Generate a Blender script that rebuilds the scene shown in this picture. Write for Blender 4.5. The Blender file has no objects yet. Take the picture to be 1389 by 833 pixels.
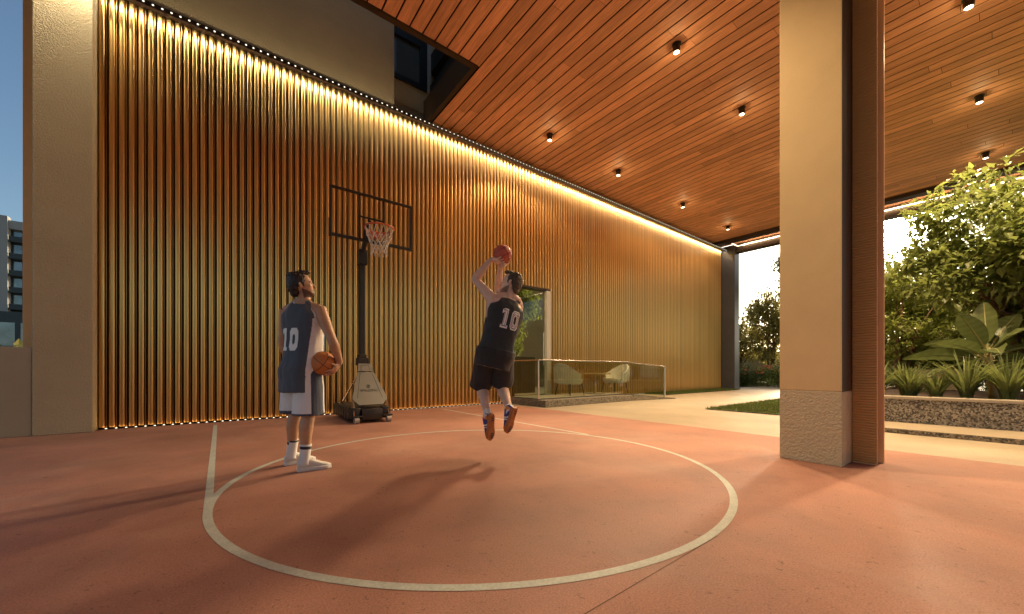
import bpy, bmesh, math, random
from mathutils import Vector, Matrix, noise
from mathutils.bvhtree import BVHTree
random.seed(7)
PI = math.pi
R = math.radians
UPPER, LOWER, SPOT = 56, 1.6, 145
SUNAZ, SUNEL, SUNSTR, SUNANG = 81.5, 15.3, 2.2, 6.0
SKYSTR, GLOW, GLOW2, EXPO = .058, 80, 1.4, 1.52
C = bpy.context.scene.collection
sc = bpy.context.scene
AZ = R(37.53)                      # camera heading, turned from the wall's normal
EYE = 0.85
SIN, COS = math.sin(AZ), math.cos(AZ)

# ------------------------------------------------------------------ materials
def nd(nt, t, **kw):
    n = nt.nodes.new(t)
    for k, v in kw.items(): setattr(n, k, v)
    return n

def mat(name, col, rough=0.6, metal=0.0, var=0.0, vscale=3.0, grain=0.0, gscale=120.0, bump=0.0, bscale=60.0,
        bdetail=3.0, spec=0.5, bdist=.01, aniso=None, stretch=(1, 1, 1), tone=0.0, emit=None, estr=0.0, trans=0.0, coat=0.0, rvar=0.0, sheen=0.0):
    m = bpy.data.materials.new(name); m.use_nodes = True
    nt = m.node_tree; L = nt.links
    p = nt.nodes['Principled BSDF']
    p.inputs['Base Color'].default_value = (*col, 1)
    p.inputs['Roughness'].default_value = rough
    p.inputs['Metallic'].default_value = metal
    p.inputs['Specular IOR Level'].default_value = spec
    if coat: p.inputs['Coat Weight'].default_value = coat
    if sheen: p.inputs['Sheen Weight'].default_value = sheen
    if emit:
        p.inputs['Emission Color'].default_value = (*emit, 1); p.inputs['Emission Strength'].default_value = estr
    tc = nd(nt, 'ShaderNodeTexCoord'); mp = nd(nt, 'ShaderNodeMapping'); mp.inputs['Scale'].default_value = stretch
    L.new(tc.outputs['Object'], mp.inputs['Vector']); vec = mp.outputs['Vector']
    cur = None
    def mul(cur, fac_socket, lo, hi):
        mr = nd(nt, 'ShaderNodeMapRange'); mr.inputs['From Min'].default_value = 0.3; mr.inputs['From Max'].default_value = 0.7
        mr.inputs['To Min'].default_value = lo; mr.inputs['To Max'].default_value = hi
        L.new(fac_socket, mr.inputs['Value'])
        mx = nd(nt, 'ShaderNodeMix', data_type='RGBA', blend_type='MULTIPLY'); mx.inputs[0].default_value = 1
        if cur is None: mx.inputs[6].default_value = (*col, 1)
        else: L.new(cur, mx.inputs[6])
        L.new(mr.outputs[0], mx.inputs[7])
        return mx.outputs[2]
    if var:
        n = nd(nt, 'ShaderNodeTexNoise'); n.inputs['Scale'].default_value = vscale; n.inputs['Detail'].default_value = 6; n.inputs['Roughness'].default_value = .62
        L.new(vec, n.inputs['Vector']); cur = mul(cur, n.outputs[0], 1 - var, 1 + var)
        if rvar:
            mr = nd(nt, 'ShaderNodeMapRange'); mr.inputs['To Min'].default_value = rough - rvar; mr.inputs['To Max'].default_value = rough + rvar
            mr.inputs['From Min'].default_value = 0.3; mr.inputs['From Max'].default_value = 0.7
            L.new(n.outputs[0], mr.inputs['Value']); L.new(mr.outputs[0], p.inputs['Roughness'])
    if grain:
        n = nd(nt, 'ShaderNodeTexNoise'); n.inputs['Scale'].default_value = gscale; n.inputs['Detail'].default_value = 2
        L.new(vec, n.inputs['Vector']); cur = mul(cur, n.outputs[0], 1 - grain, 1 + grain)
    if tone:
        at = nd(nt, 'ShaderNodeAttribute'); at.attribute_name = 'tone'
        mr = nd(nt, 'ShaderNodeMapRange'); mr.inputs['To Min'].default_value = 1 - tone; mr.inputs['To Max'].default_value = 1 + tone
        L.new(at.outputs['Fac'], mr.inputs['Value'])
        mx = nd(nt, 'ShaderNodeMix', data_type='RGBA', blend_type='MULTIPLY'); mx.inputs[0].default_value = 1
        if cur is None: mx.inputs[6].default_value = (*col, 1)
        else: L.new(cur, mx.inputs[6])
        L.new(mr.outputs[0], mx.inputs[7]); cur = mx.outputs[2]
    if cur is not None: L.new(cur, p.inputs['Base Color'])
    if bump:
        n = nd(nt, 'ShaderNodeTexNoise'); n.inputs['Scale'].default_value = bscale; n.inputs['Detail'].default_value = bdetail
        L.new(vec, n.inputs['Vector'])
        b = nd(nt, 'ShaderNodeBump'); b.inputs['Strength'].default_value = bump; b.inputs['Distance'].default_value = bdist
        L.new(n.outputs[0], b.inputs['Height']); L.new(b.outputs[0], p.inputs['Normal'])
    if trans:
        out = nt.nodes['Material Output']; tr = nd(nt, 'ShaderNodeBsdfTranslucent'); ms = nd(nt, 'ShaderNodeMixShader'); ms.inputs[0].default_value = trans
        if cur is not None: L.new(cur, tr.inputs['Color'])
        else: tr.inputs['Color'].default_value = (*col, 1)
        L.new(p.outputs[0], ms.inputs[1]); L.new(tr.outputs[0], ms.inputs[2]); L.new(ms.outputs[0], out.inputs['Surface'])
    return m

def emission(name, col, s):
    m = bpy.data.materials.new(name); m.use_nodes = True; nt = m.node_tree
    p = nt.nodes['Principled BSDF']; p.inputs['Base Color'].default_value = (.8, .8, .8, 1)
    p.inputs['Emission Color'].default_value = (*col, 1); p.inputs['Emission Strength'].default_value = s
    return m

def glassy(name, tint, refl=0.12, rough=0.02):
    m = bpy.data.materials.new(name); m.use_nodes = True; nt = m.node_tree; L = nt.links
    nt.nodes.remove(nt.nodes['Principled BSDF'])
    out = nt.nodes['Material Output']
    tr = nd(nt, 'ShaderNodeBsdfTransparent'); tr.inputs[0].default_value = (*tint, 1)
    gl = nd(nt, 'ShaderNodeBsdfGlossy'); gl.inputs['Roughness'].default_value = rough; gl.inputs['Color'].default_value = (1, 1, 1, 1)
    lw = nd(nt, 'ShaderNodeLayerWeight'); lw.inputs['Blend'].default_value = .5
    pw = nd(nt, 'ShaderNodeMath', operation='POWER'); pw.inputs[1].default_value = 4.5; L.new(lw.outputs['Facing'], pw.inputs[0])
    mm = nd(nt, 'ShaderNodeMath', operation='MULTIPLY_ADD'); mm.inputs[1].default_value = .8; mm.inputs[2].default_value = refl; mm.use_clamp = True
    L.new(pw.outputs[0], mm.inputs[0])
    mx = nd(nt, 'ShaderNodeMixShader'); L.new(mm.outputs[0], mx.inputs[0]); L.new(tr.outputs[0], mx.inputs[1]); L.new(gl.outputs[0], mx.inputs[2])
    L.new(mx.outputs[0], out.inputs['Surface'])
    return m

def speckle(name, dark, light, scale=90, rough=0.7):
    m = mat(name, dark, rough, bump=.25, bscale=scale)
    nt = m.node_tree; L = nt.links; p = nt.nodes['Principled BSDF']
    tc = nd(nt, 'ShaderNodeTexCoord')
    v = nd(nt, 'ShaderNodeTexVoronoi'); v.inputs['Scale'].default_value = scale; L.new(tc.outputs['Object'], v.inputs['Vector'])
    sep = nd(nt, 'ShaderNodeSeparateColor'); L.new(v.outputs['Color'], sep.inputs[0])
    cr = nd(nt, 'ShaderNodeValToRGB'); cr.color_ramp.interpolation = 'LINEAR'
    mid = tuple((a + b) / 2 for a, b in zip(dark, light))
    cr.color_ramp.elements[0].position = .15; cr.color_ramp.elements[0].color = (*dark, 1)
    cr.color_ramp.elements[1].position = .95; cr.color_ramp.elements[1].color = (*light, 1)
    e = cr.color_ramp.elements.new(.55); e.color = (*mid, 1)
    L.new(sep.outputs[0], cr.inputs[0]); L.new(cr.outputs[0], p.inputs['Base Color'])
    return m

# ------------------------------------------------------------------ meshes
class MB:
    def __init__(s): s.v = []; s.f = []; s.m = []; s.tone = []; s.k = 0; s.t = 0.5
    def face(s, idx): s.f.append(idx); s.m.append(s.k); s.tone.append(s.t)
    def add(s, vs, fs):
        o = len(s.v); s.v += [tuple(v) for v in vs]
        for f in fs: s.face([i + o for i in f])
    def box(s, x0, y0, z0, x1, y1, z1, bev=0.0):
        x0, x1 = min(x0, x1), max(x0, x1); y0, y1 = min(y0, y1), max(y0, y1); z0, z1 = min(z0, z1), max(z0, z1)
        if not bev:
            vs = [(x, y, z) for z in (z0, z1) for y in (y0, y1) for x in (x0, x1)]
            s.add(vs, [(0, 2, 3, 1), (4, 5, 7, 6), (0, 1, 5, 4), (2, 6, 7, 3), (0, 4, 6, 2), (1, 3, 7, 5)])
        else:
            b = min(bev, (x1 - x0) * .45, (y1 - y0) * .45, (z1 - z0) * .45)
            bm = bmesh.new(); bmesh.ops.create_cube(bm, size=1)
            for v in bm.verts:
                v.co = Vector(((x0 + x1) / 2 + v.co.x * (x1 - x0), (y0 + y1) / 2 + v.co.y * (y1 - y0), (z0 + z1) / 2 + v.co.z * (z1 - z0)))
            bmesh.ops.bevel(bm, geom=list(bm.edges), offset=b, segments=2, affect='EDGES', profile=.5)
            s.addbm(bm)
    def addbm(s, bm):
        bm.verts.index_update()
        s.add([v.co.copy() for v in bm.verts], [[v.index for v in f.verts] for f in bm.faces]); bm.free()
    def hexa(s, p):   # 8 points: bottom ring 4, top ring 4
        s.add(p, [(3, 2, 1, 0), (4, 5, 6, 7), (0, 1, 5, 4), (1, 2, 6, 5), (2, 3, 7, 6), (3, 0, 4, 7)])
    def cyl(s, p0, p1, r0, r1=None, n=16, cap=True):
        r1 = r0 if r1 is None else r1
        p0, p1 = Vector(p0), Vector(p1); d = (p1 - p0).normalized()
        a = d.orthogonal().normalized(); b = d.cross(a)
        vs = []
        for p, r in ((p0, r0), (p1, r1)):
            for i in range(n):
                t = 2 * PI * i / n; vs.append(p + a * (r * math.cos(t)) + b * (r * math.sin(t)))
        fs = [(i, (i + 1) % n, n + (i + 1) % n, n + i) for i in range(n)]
        if cap: fs += [tuple(range(n - 1, -1, -1)), tuple(range(n, 2 * n))]
        s.add(vs, fs)
    def tube(s, pts, rad, n=8, closed=False, sub=1, cap=True):
        pts = [Vector(p) for p in pts]
        rad = list(rad) if hasattr(rad, '__len__') else [rad] * len(pts)
        if sub > 1: pts, rad = catmull(pts, rad, sub, closed)
        m = len(pts); prev = None; vs = []
        for i in range(m):
            if closed: t = pts[(i + 1) % m] - pts[i - 1]
            else: t = pts[min(i + 1, m - 1)] - pts[max(i - 1, 0)]
            if t.length < 1e-9: t = Vector((0, 0, 1))
            t.normalize()
            if prev is None: a = t.orthogonal().normalized()
            else:
                a = prev - t * prev.dot(t)
                a = a.normalized() if a.length > 1e-6 else t.orthogonal().normalized()
            prev = a; b = t.cross(a)
            for j in range(n):
                q = 2 * PI * j / n; vs.append(pts[i] + (a * math.cos(q) + b * math.sin(q)) * rad[i])
        fs = []
        for i in range(m if closed else m - 1):
            k = (i + 1) % m
            for j in range(n): fs.append((i * n + j, i * n + (j + 1) % n, k * n + (j + 1) % n, k * n + j))
        if not closed and cap:
            fs.append(tuple(range(n - 1, -1, -1))); fs.append(tuple((m - 1) * n + j for j in range(n)))
        s.add(vs, fs)
    def sphere(s, c, r, nu=20, nv=12, axes=None):
        c = Vector(c)
        ax = axes or (Vector((1, 0, 0)), Vector((0, 1, 0)), Vector((0, 0, 1)))
        rr = r if hasattr(r, '__len__') else (r, r, r)
        vs = [c + ax[2] * rr[2]]
        for i in range(1, nv):
            p = PI * i / nv
            for j in range(nu):
                t = 2 * PI * j / nu
                vs.append(c + ax[0] * (rr[0] * math.sin(p) * math.cos(t)) + ax[1] * (rr[1] * math.sin(p) * math.sin(t)) + ax[2] * (rr[2] * math.cos(p)))
        vs.append(c - ax[2] * rr[2]); fs = []
        for j in range(nu): fs.append((0, 1 + j, 1 + (j + 1) % nu))
        for i in range(nv - 2):
            for j in range(nu):
                a = 1 + i * nu + j; b = 1 + i * nu + (j + 1) % nu; fs.append((a, a + nu, b + nu, b))
        last = len(vs) - 1
        for j in range(nu): fs.append((last, 1 + (nv - 2) * nu + (j + 1) % nu, 1 + (nv - 2) * nu + j))
        s.add(vs, fs)
    def loft(s, rings, cap=True):   # rings: lists of the same number of points
        n = len(rings[0]); vs = [p for r in rings for p in r]; fs = []
        for i in range(len(rings) - 1):
            for j in range(n): fs.append((i * n + j, i * n + (j + 1) % n, (i + 1) * n + (j + 1) % n, (i + 1) * n + j))
        if cap: fs.append(tuple(range(n - 1, -1, -1))); fs.append(tuple((len(rings) - 1) * n + j for j in range(n)))
        s.add(vs, fs)
    def prism(s, poly, y0, y1):    # poly in (x, z), extruded along y
        n = len(poly); vs = [(x, y0, z) for x, z in poly] + [(x, y1, z) for x, z in poly]
        fs = [(i, (i + 1) % n, n + (i + 1) % n, n + i) for i in range(n)] + [tuple(range(n - 1, -1, -1)), tuple(range(n, 2 * n))]
        s.add(vs, fs)
    def mesh(s, name, mats, fix=True):
        me = bpy.data.meshes.new(name); me.from_pydata([tuple(v) for v in s.v], [], s.f)
        for m in mats: me.materials.append(m)
        me.polygons.foreach_set('material_index', s.m)
        if len(set(s.tone)) > 1:
            at = me.attributes.new('tone', 'FLOAT', 'FACE'); at.data.foreach_set('value', s.tone)
        if fix:
            bm = bmesh.new(); bm.from_mesh(me); bmesh.ops.recalc_face_normals(bm, faces=bm.faces); bm.to_mesh(me); bm.free()
        me.update(); return me
    def build(s, name, mats, parent=None, base=None, smooth=False, fix=True):
        if not isinstance(mats, (list, tuple)): mats = [mats]
        return link(name, s.mesh(name, mats, fix), parent, base, smooth)

def link(name, me, parent=None, base=None, smooth=False):
    o = bpy.data.objects.new(name, me); C.objects.link(o)
    if base is None and parent is not None and parent.get('_base') is not None: base = Vector(parent['_base'])
    if base is not None: me.transform(Matrix.Translation(-Vector(base)))
    if parent is None and base is not None: o.location = base
    if parent is not None: o.parent = parent
    if smooth:
        if smooth is True: me.polygons.foreach_set('use_smooth', [True] * len(me.polygons))
        else:
            me.polygons.foreach_set('use_smooth', [True] * len(me.polygons)); me.set_sharp_from_angle(angle=R(smooth))
    return o

def catmull(pts, rad, sub, closed=False):
    n = len(pts); P = []; Q = []
    seg = n if closed else n - 1
    for i in range(seg):
        g = (lambda k: pts[k % n]) if closed else (lambda k: pts[max(0, min(n - 1, k))])
        h = (lambda k: rad[k % n]) if closed else (lambda k: rad[max(0, min(n - 1, k))])
        for s in range(sub):
            t = s / sub; t2 = t * t; t3 = t2 * t
            w = (-.5 * t3 + t2 - .5 * t, 1.5 * t3 - 2.5 * t2 + 1, -1.5 * t3 + 2 * t2 + .5 * t, .5 * t3 - .5 * t2)
            P.append(sum((g(i - 1 + k) * w[k] for k in range(4)), Vector()))
            Q.append(h(i) * (1 - t) + h(i + 1) * t)
    if not closed: P.append(pts[-1]); Q.append(rad[-1])
    return P, Q

def thing(name, label, cat, loc=(0, 0, 0), rz=0, group=None, local=False):
    o = bpy.data.objects.new(name, None); C.objects.link(o); o.empty_display_size = .2
    o.location = loc; o.rotation_euler = (0, 0, rz)
    tag(o, label, cat, group)
    if not local: o['_base'] = tuple(loc)     # parts are drawn in world coordinates
    return o
def tag(o, label, cat, group=None):
    o['label'] = label; o['category'] = cat; o['kind'] = 'thing'
    if group: o['group'] = group
    return o
def kind(o, k): o['kind'] = k; return o
def copy_thing(o, loc, rz=None, label=None, scale=None):
    r = o.copy(); C.objects.link(r); r.location = loc
    if rz is not None: r.rotation_euler = (r.rotation_euler.x, r.rotation_euler.y, rz)
    if scale: r.scale = (scale,) * 3
    if label: r['label'] = label
    for ch in [c for c in bpy.data.objects if c.parent == o]:
        k = ch.copy(); C.objects.link(k); k.parent = r
        for g in [c for c in bpy.data.objects if c.parent == ch]:
            q = g.copy(); C.objects.link(q); q.parent = k
    return r
def solid_mesh(mb, voxel, iters=3, fac=.6, disp=None):
    """one continuous surface round everything in mb"""
    me = mb.mesh('tmp', [], True); o = bpy.data.objects.new('tmp', me); C.objects.link(o)
    m = o.modifiers.new('r', 'REMESH'); m.mode = 'VOXEL'; m.voxel_size = voxel
    if iters:
        s = o.modifiers.new('s', 'SMOOTH'); s.factor = fac; s.iterations = iters
    bpy.context.view_layer.update()
    dg = bpy.context.evaluated_depsgraph_get()
    out = bpy.data.meshes.new_from_object(o.evaluated_get(dg))
    bpy.data.objects.remove(o); bpy.data.meshes.remove(me)
    if disp:
        nn = [v.normal.copy() for v in out.vertices]
        for v, n in zip(out.vertices, nn): v.co += n * disp(v.co)
        out.update()
    out.polygons.foreach_set('use_smooth', [True] * len(out.polygons))
    return out
def text_mesh(body, size, extr=0.0):
    cu = bpy.data.curves.new('tmp', 'FONT'); cu.body = body; cu.size = size; cu.extrude = extr; cu.align_x = 'CENTER'; cu.align_y = 'CENTER'
    o = bpy.data.objects.new('tmp', cu); C.objects.link(o); bpy.context.view_layer.update()
    me = bpy.data.meshes.new_from_object(o.evaluated_get(bpy.context.evaluated_depsgraph_get()))
    bpy.data.objects.remove(o); return me

# ------------------------------------------------------------------ palette
M = {}
M['court'] = mat('terracotta court coating', (.335, .156, .104), .66, var=.26, vscale=.9, grain=.22, gscale=130, bump=.2, bscale=260, spec=.4, rvar=.08)
def wear(m, dark, lo, hi, scale, amount):
    nt = m.node_tree; L = nt.links; p = nt.nodes['Principled BSDF']; src = p.inputs['Base Color'].links[0].from_socket
    tc = nd(nt, 'ShaderNodeTexCoord'); n = nd(nt, 'ShaderNodeTexNoise'); n.inputs['Scale'].default_value = scale; n.inputs['Detail'].default_value = 9; n.inputs['Roughness'].default_value = .68; n.inputs['Distortion'].default_value = .6
    L.new(tc.outputs['Object'], n.inputs['Vector'])
    mr = nd(nt, 'ShaderNodeMapRange'); mr.inputs['From Min'].default_value = lo; mr.inputs['From Max'].default_value = hi; mr.inputs['To Max'].default_value = amount
    L.new(n.outputs[0], mr.inputs['Value'])
    mx = nd(nt, 'ShaderNodeMix', data_type='RGBA'); L.new(mr.outputs[0], mx.inputs[0]); L.new(src, mx.inputs[6]); mx.inputs[7].default_value = (*dark, 1); L.new(mx.outputs[2], p.inputs['Base Color'])
wear(M['court'], (.16, .07, .045), .52, .74, 2.1, .35)
wear(M['court'], (.48, .31, .22), .52, .74, .8, .4)
wear(M['court'], (.08, .04, .03), .61, .66, 26, .6)
wear(M['court'], (.10, .05, .035), .60, .65, 75, .6)
M['line'] = mat('worn pale line paint', (.43, .45, .38), .6, var=.12, vscale=9, grain=.12, gscale=70, bump=.15, bscale=150)
M['joint'] = mat('dark floor joint', (.06, .03, .02), .8)
M['paving'] = mat('beige concrete paving', (.37, .30, .20), .5, var=.14, vscale=1.3, grain=.1, gscale=70, bump=.2, bscale=150)
M['ground'] = mat('earth ground', (.16, .12, .07), .9, var=.3, vscale=.5)
M['bronze'] = mat('bronze metal tubes', (.68, .42, .15), .29, 1.0, tone=.10)
M['back'] = mat('dark wall backing', (.010, .007, .005), .8, spec=.1)
M['black'] = mat('black painted steel', (.014, .013, .012), .45, var=.2, vscale=4)
M['stucco'] = mat('textured beige stucco', (.56, .46, .28), .85, var=.08, vscale=1.2, bump=1, bscale=58, bdetail=4, bdist=.018)
M['paint'] = mat('smooth beige paint', (.66, .46, .205), .6, var=.06, vscale=2, grain=.06, gscale=160, bump=.05, bscale=200)
M['parapet'] = mat('olive grey render', (.44, .37, .24), .7, var=.05, vscale=2)
M['finbronze'] = mat('orange bronze panel', (.85, .46, .20), .5, .0, var=.06, vscale=2)
M['ribbed'] = mat('ribbed gold bronze', (.50, .27, .09), .42, .3)
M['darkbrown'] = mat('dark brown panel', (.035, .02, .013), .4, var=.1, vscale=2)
M['led'] = emission('led dot', (1, .90, .68), .7)
M['lowled'] = emission('floor led dot', (1, .85, .6), .8)
M['ledline'] = emission('led line', (1, .82, .55), .8)
M['lens'] = emission('downlight lens', (1, .84, .56), 3)
M['granite'] = speckle('grey granite chip', (.06, .052, .042), (.38, .34, .26), 55)
M['granite2'] = speckle('dark granite chip', (.05, .045, .035), (.30, .25, .17), 60)
M['cap'] = mat('planter coping stone', (.42, .36, .27), .5, var=.12, vscale=3)
M['soil'] = mat('planting soil', (.05, .03, .02), .95, var=.3, vscale=12, bump=.6, bscale=40)
M['steel'] = mat('brushed steel', (.78, .76, .70), .25, 1.0, var=.05, vscale=2)
M['glass'] = glassy('balustrade glass', (.74, .77, .69), .09)
M['doorglass'] = glassy('door glass', (.9, .9, .82), .03)
M['boardglass'] = glassy('clear backboard', (.97, .97, .97), .0)
# ------------------------------------------------------------------ wood for the ceiling
def wood(name, col):
    m = mat(name, col, .6, var=.16, vscale=1.6, stretch=(3, .6, 1), tone=.16, spec=.4)
    nt = m.node_tree; L = nt.links; p = nt.nodes['Principled BSDF']
    src = p.inputs['Base Color'].links[0].from_socket
    tc = nd(nt, 'ShaderNodeTexCoord'); mp = nd(nt, 'ShaderNodeMapping'); mp.inputs['Scale'].default_value = (26, .9, 1)
    L.new(tc.outputs['Object'], mp.inputs['Vector'])
    n = nd(nt, 'ShaderNodeTexNoise'); n.inputs['Scale'].default_value = 2.2; n.inputs['Detail'].default_value = 5; n.inputs['Distortion'].default_value = 1.2
    L.new(mp.outputs[0], n.inputs['Vector'])
    mr = nd(nt, 'ShaderNodeMapRange'); mr.inputs['From Min'].default_value = .35; mr.inputs['From Max'].default_value = .65
    mr.inputs['To Min'].default_value = .78; mr.inputs['To Max'].default_value = 1.12; L.new(n.outputs[0], mr.inputs['Value'])
    mx = nd(nt, 'ShaderNodeMix', data_type='RGBA', blend_type='MULTIPLY'); mx.inputs[0].default_value = 1
    L.new(src, mx.inputs[6]); L.new(mr.outputs[0], mx.inputs[7]); L.new(mx.outputs[2], p.inputs['Base Color'])
    return m
M['wood'] = wood('oiled red timber boards', (.80, .385, .205))

# ------------------------------------------------------------------ ground, floor, markings
mb = MB(); mb.add([(-900, -900, -.03), (900, -900, -.03), (900, 900, -.03), (-900, 900, -.03)], [(0, 1, 2, 3)])
kind(mb.build('ground', M['ground']), 'structure')
mb = MB(); mb.add([(-14, -16, 0), (5.62, -16, 0), (5.62, 7.95, 0), (-14, 7.95, 0)], [(0, 1, 2, 3)])
kind(mb.build('court_floor', M['court']), 'structure')
mb = MB(); mb.add([(5.62, -16, -.004), (26, -16, -.004), (26, 7.95, -.004), (5.62, 7.95, -.004)], [(0, 1, 2, 3)])
kind(mb.build('paving', M['paving']), 'structure')
CX, CY, CR = 1.889, 2.874, 1.972
mb = MB(); N = 160; w = .046
def ring(z):
    vs = []
    for i in range(N):
        t = 2 * PI * i / N
        vs += [(CX + CR * math.cos(t), CY + CR * math.sin(t), z), (CX + (CR - w) * math.cos(t), CY + (CR - w) * math.sin(t), z)]
    mb.add(vs, [(2 * i, 2 * ((i + 1) % N), 2 * ((i + 1) % N) + 1, 2 * i + 1) for i in range(N)])
ring(.0016)
for x0, x1, y0 in ((CX - CR - .0, CX - CR + w, 2.95), (CX + CR - w, CX + CR, 3.35)):
    mb.add([(x0, y0, .001), (x1, y0, .001), (x1, 7.45, .001), (x0, 7.45, .001)], [(0, 1, 2, 3)])
kind(mb.build('court_markings', M['line']), 'structure')
mb = MB()
mb.add([(-14, .79, .0008), (2.02, .90, .0008), (2.02, .903, .0008), (-14, .793, .0008)], [(0, 1, 2, 3)])
kind(mb.build('floor_joint', M['joint']), 'structure')
# low step in front of the planter
mb = MB(); mb.box(7.24, -16, 0, 8.3, 1.9, .06); st = mb.build('step', M['paving']); kind(st, 'structure')
mb = MB(); mb.box(7.233, -16, 0, 7.24, 1.9, .052); kind(mb.build('step_riser', M['granite2']), 'structure')

# ------------------------------------------------------------------ fluted wall
WY, WT, X0, X1 = 7.88, 6.33, -1.38, 18.0
D0, D1, DT = 6.14, 7.36, 3.07             # door opening
wall = thing('fluted_wall', 'tall wall of vertical bronze metal tubes behind the basketball hoop', 'wall', ((X0 + X1) / 2, WY, 0))
P = .102
def flute_profile(x):
    pts = []
    for i in range(13):
        t = PI * i / 12; c = math.cos(t)
        pts.append((x + .037 - .0355 * math.copysign(abs(c) ** .75, c), .02 - .056 * math.sin(t) ** .6))
    for i in range(6):
        t = PI * i / 5; pts.append((x + .0835 - .0085 * math.cos(t), .02 - .040 * math.sin(t) ** .7))
    return pts
mb = MB()
nper = int((X1 - X0) / P)
def strip(ia, ib, z0, z1):
    pts = []
    for i in range(ia, ib): pts += flute_profile(X0 + i * P)
    npp = len(pts) // (ib - ia); tn = [min(1, max(0, random.gauss(.5, .25))) for _ in range(ib - ia + 1)]; f0 = len(mb.f)
    vs = []
    for x, y in pts: vs += [(x, WY + y, z0), (x, WY + y, z1)]
    mb.add(vs, [(2 * i, 2 * i + 2, 2 * i + 3, 2 * i + 1) for i in range(len(pts) - 1)])
    for i in range(len(pts) - 1): mb.tone[f0 + i] = tn[i // npp]
    for i in range(ia, ib):     # closed tops
        pr = flute_profile(X0 + i * P)[:13]; o = len(mb.v)
        mb.v += [(x, WY + y, z1) for x, y in pr]; mb.face(list(range(o, o + 13)))
i0, i1 = int((D0 - X0) / P), int((D1 - X0) / P) + 1
strip(0, i0, .03, WT); strip(i1, nper, .03, WT); strip(i0, i1, DT + .06, WT)
D0, D1 = X0 + i0 * P, X0 + i1 * P
slats = mb.build('slats', M['bronze'], wall, smooth=35, fix=False)
mb = MB(); mb.box(X0, WY + .02, 0, D0, WY + .12, 6.38); mb.box(D1, WY + .02, 0, X1, WY + .12, 6.38); mb.box(D0, WY + .02, DT + .06, D1, WY + .12, 6.38)
mb.build('backing', M['back'], wall)
mb = MB()
for i in range(nper):
    x = X0 + i * P + .084
    mb.sphere((x, WY - .237, 6.215), (.015, .008, .013), 8, 5)
mb.k = 1; mb.box(X0, WY - .2395, 6.192, X1, WY - .2355, 6.236); mb.build('upper_led_strip', [M['led'], M['darkbrown']], wall)
mb = MB()
for i in range(nper):
    x = X0 + i * P + .084
    if D0 - .1 < x < D1 + .1 or 5.7 < x < 9.3: continue
    mb.sphere((x, WY - .04, .012), (.013, .010, .007), 8, 5)
mb.k = 1; mb.box(X0, WY - .055, .0, 5.74, WY - .037, .009); mb.box(9.26, WY - .055, .0, X1, WY - .037, .009); mb.build('lower_led_strip', [M['lowled'], M['darkbrown']], wall)
mb = MB(); mb.box(X0, WY - .02, WT + .005, X1, WY + .02, 6.4); mb.box(X0, WY - .235, 6.18, X1, WY - .225, 6.25); mb.box(X0, WY - .224, 6.24, X1, WY - .06, 6.25)
for i in range(nper):
    x = X0 + i * P + .033; mb.cyl((x, WY - .015, WT + .002), (x, WY - .015, WT + .045), .026, n=10)
mb.build('top_rail', M['darkbrown'], wall)

# the glazed door in the fluted wall
mb = MB(); mb.box(D0 + .001, WY - .03, .16, D0 + .05, WY + .2, DT); mb.box(D0 + .001, WY - .04, DT, D1 - .001, WY + .2, DT + .055)
WB = Vector(wall['_base']); door = mb.build('glass_door', M['darkbrown'], wall); door['_base'] = tuple(WB)
mb = MB(); mb.box(D1 - .15, WY - .06, .16, D1 - .002, WY + .06, DT - .001, .012); mb.build('jamb', mat('pale door jamb', (.60, .55, .47), .35, .2), door)
mb = MB(); mb.box(D0 + .051, WY + .03, .17, D1 - .152, WY + .042, DT - .002); mb.build('pane', M['doorglass'], door)
mb = MB(); mb.box(D1 - .23, WY - .01, 1.0, D1 - .20, WY + .015, 1.9, .008); mb.build('handle', M['steel'], door)

# ------------------------------------------------------------------ ceiling
ZC = 6.4
OX, OY = 3.72, 5.885
ceil = thing('timber_ceiling', 'high ceiling of red timber boards with dark grooves over the court', 'ceiling', (6, 0, ZC))
mb = MB()
x = -9.0; pitch = .224
while x < 17.05:
    y1 = 7.93 if x >= OX - .05 else OY
    xs, xe = x + .013, min(x + pitch - .013, 17.05)
    y = -9 - random.uniform(0, 3)
    while y < y1:
        ye = min(y + random.uniform(2.6, 4.2), y1)
        mb.t = random.random()
        if max(y, -9) < ye - .02: mb.box(xs, max(y, -9), ZC, xe, ye - .006, ZC + .008)
        y = ye
    x += pitch
mb.t = .4
mb.build('boards', M['wood'], ceil)
mb = MB(); mb.box(-9, -9, ZC + .07, OX + .02, OY, ZC + .5); mb.box(OX + .02, -9, ZC + .07, 17.05, 8.0, ZC + .5)
mb.build('soffit_backing', M['back'], ceil)
mb = MB()
mb.box(-9, OY - .02, ZC - .04, OX + .0, OY + .07, ZC + .5); mb.box(OX - .09, OY + .07, ZC - .04, OX, 8.0, ZC + .5)
mb.build('opening_trim', M['darkbrown'], ceil)
mb = MB(); mb.box(17.05, -9, ZC - .12, 17.4, 7.95, ZC + .5); mb.box(18.05, -9, 6.04, 18.4, 7.3, ZC + .5)
mb.build('end_beam', M['darkbrown'], ceil)
mb = MB(); mb.box(17.4, -9, ZC + .02, 18.05, 7.95, ZC + .06); mb.build('end_panel', M['wood'], ceil)
mb = MB(); mb.box(18.0, -9, 6.28, 18.045, 7.2, 6.305); mb.box(17.45, 7.16, 6.28, 17.99, 7.21, 6.305); mb.build('led_strip', M['ledline'], ceil)

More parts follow.
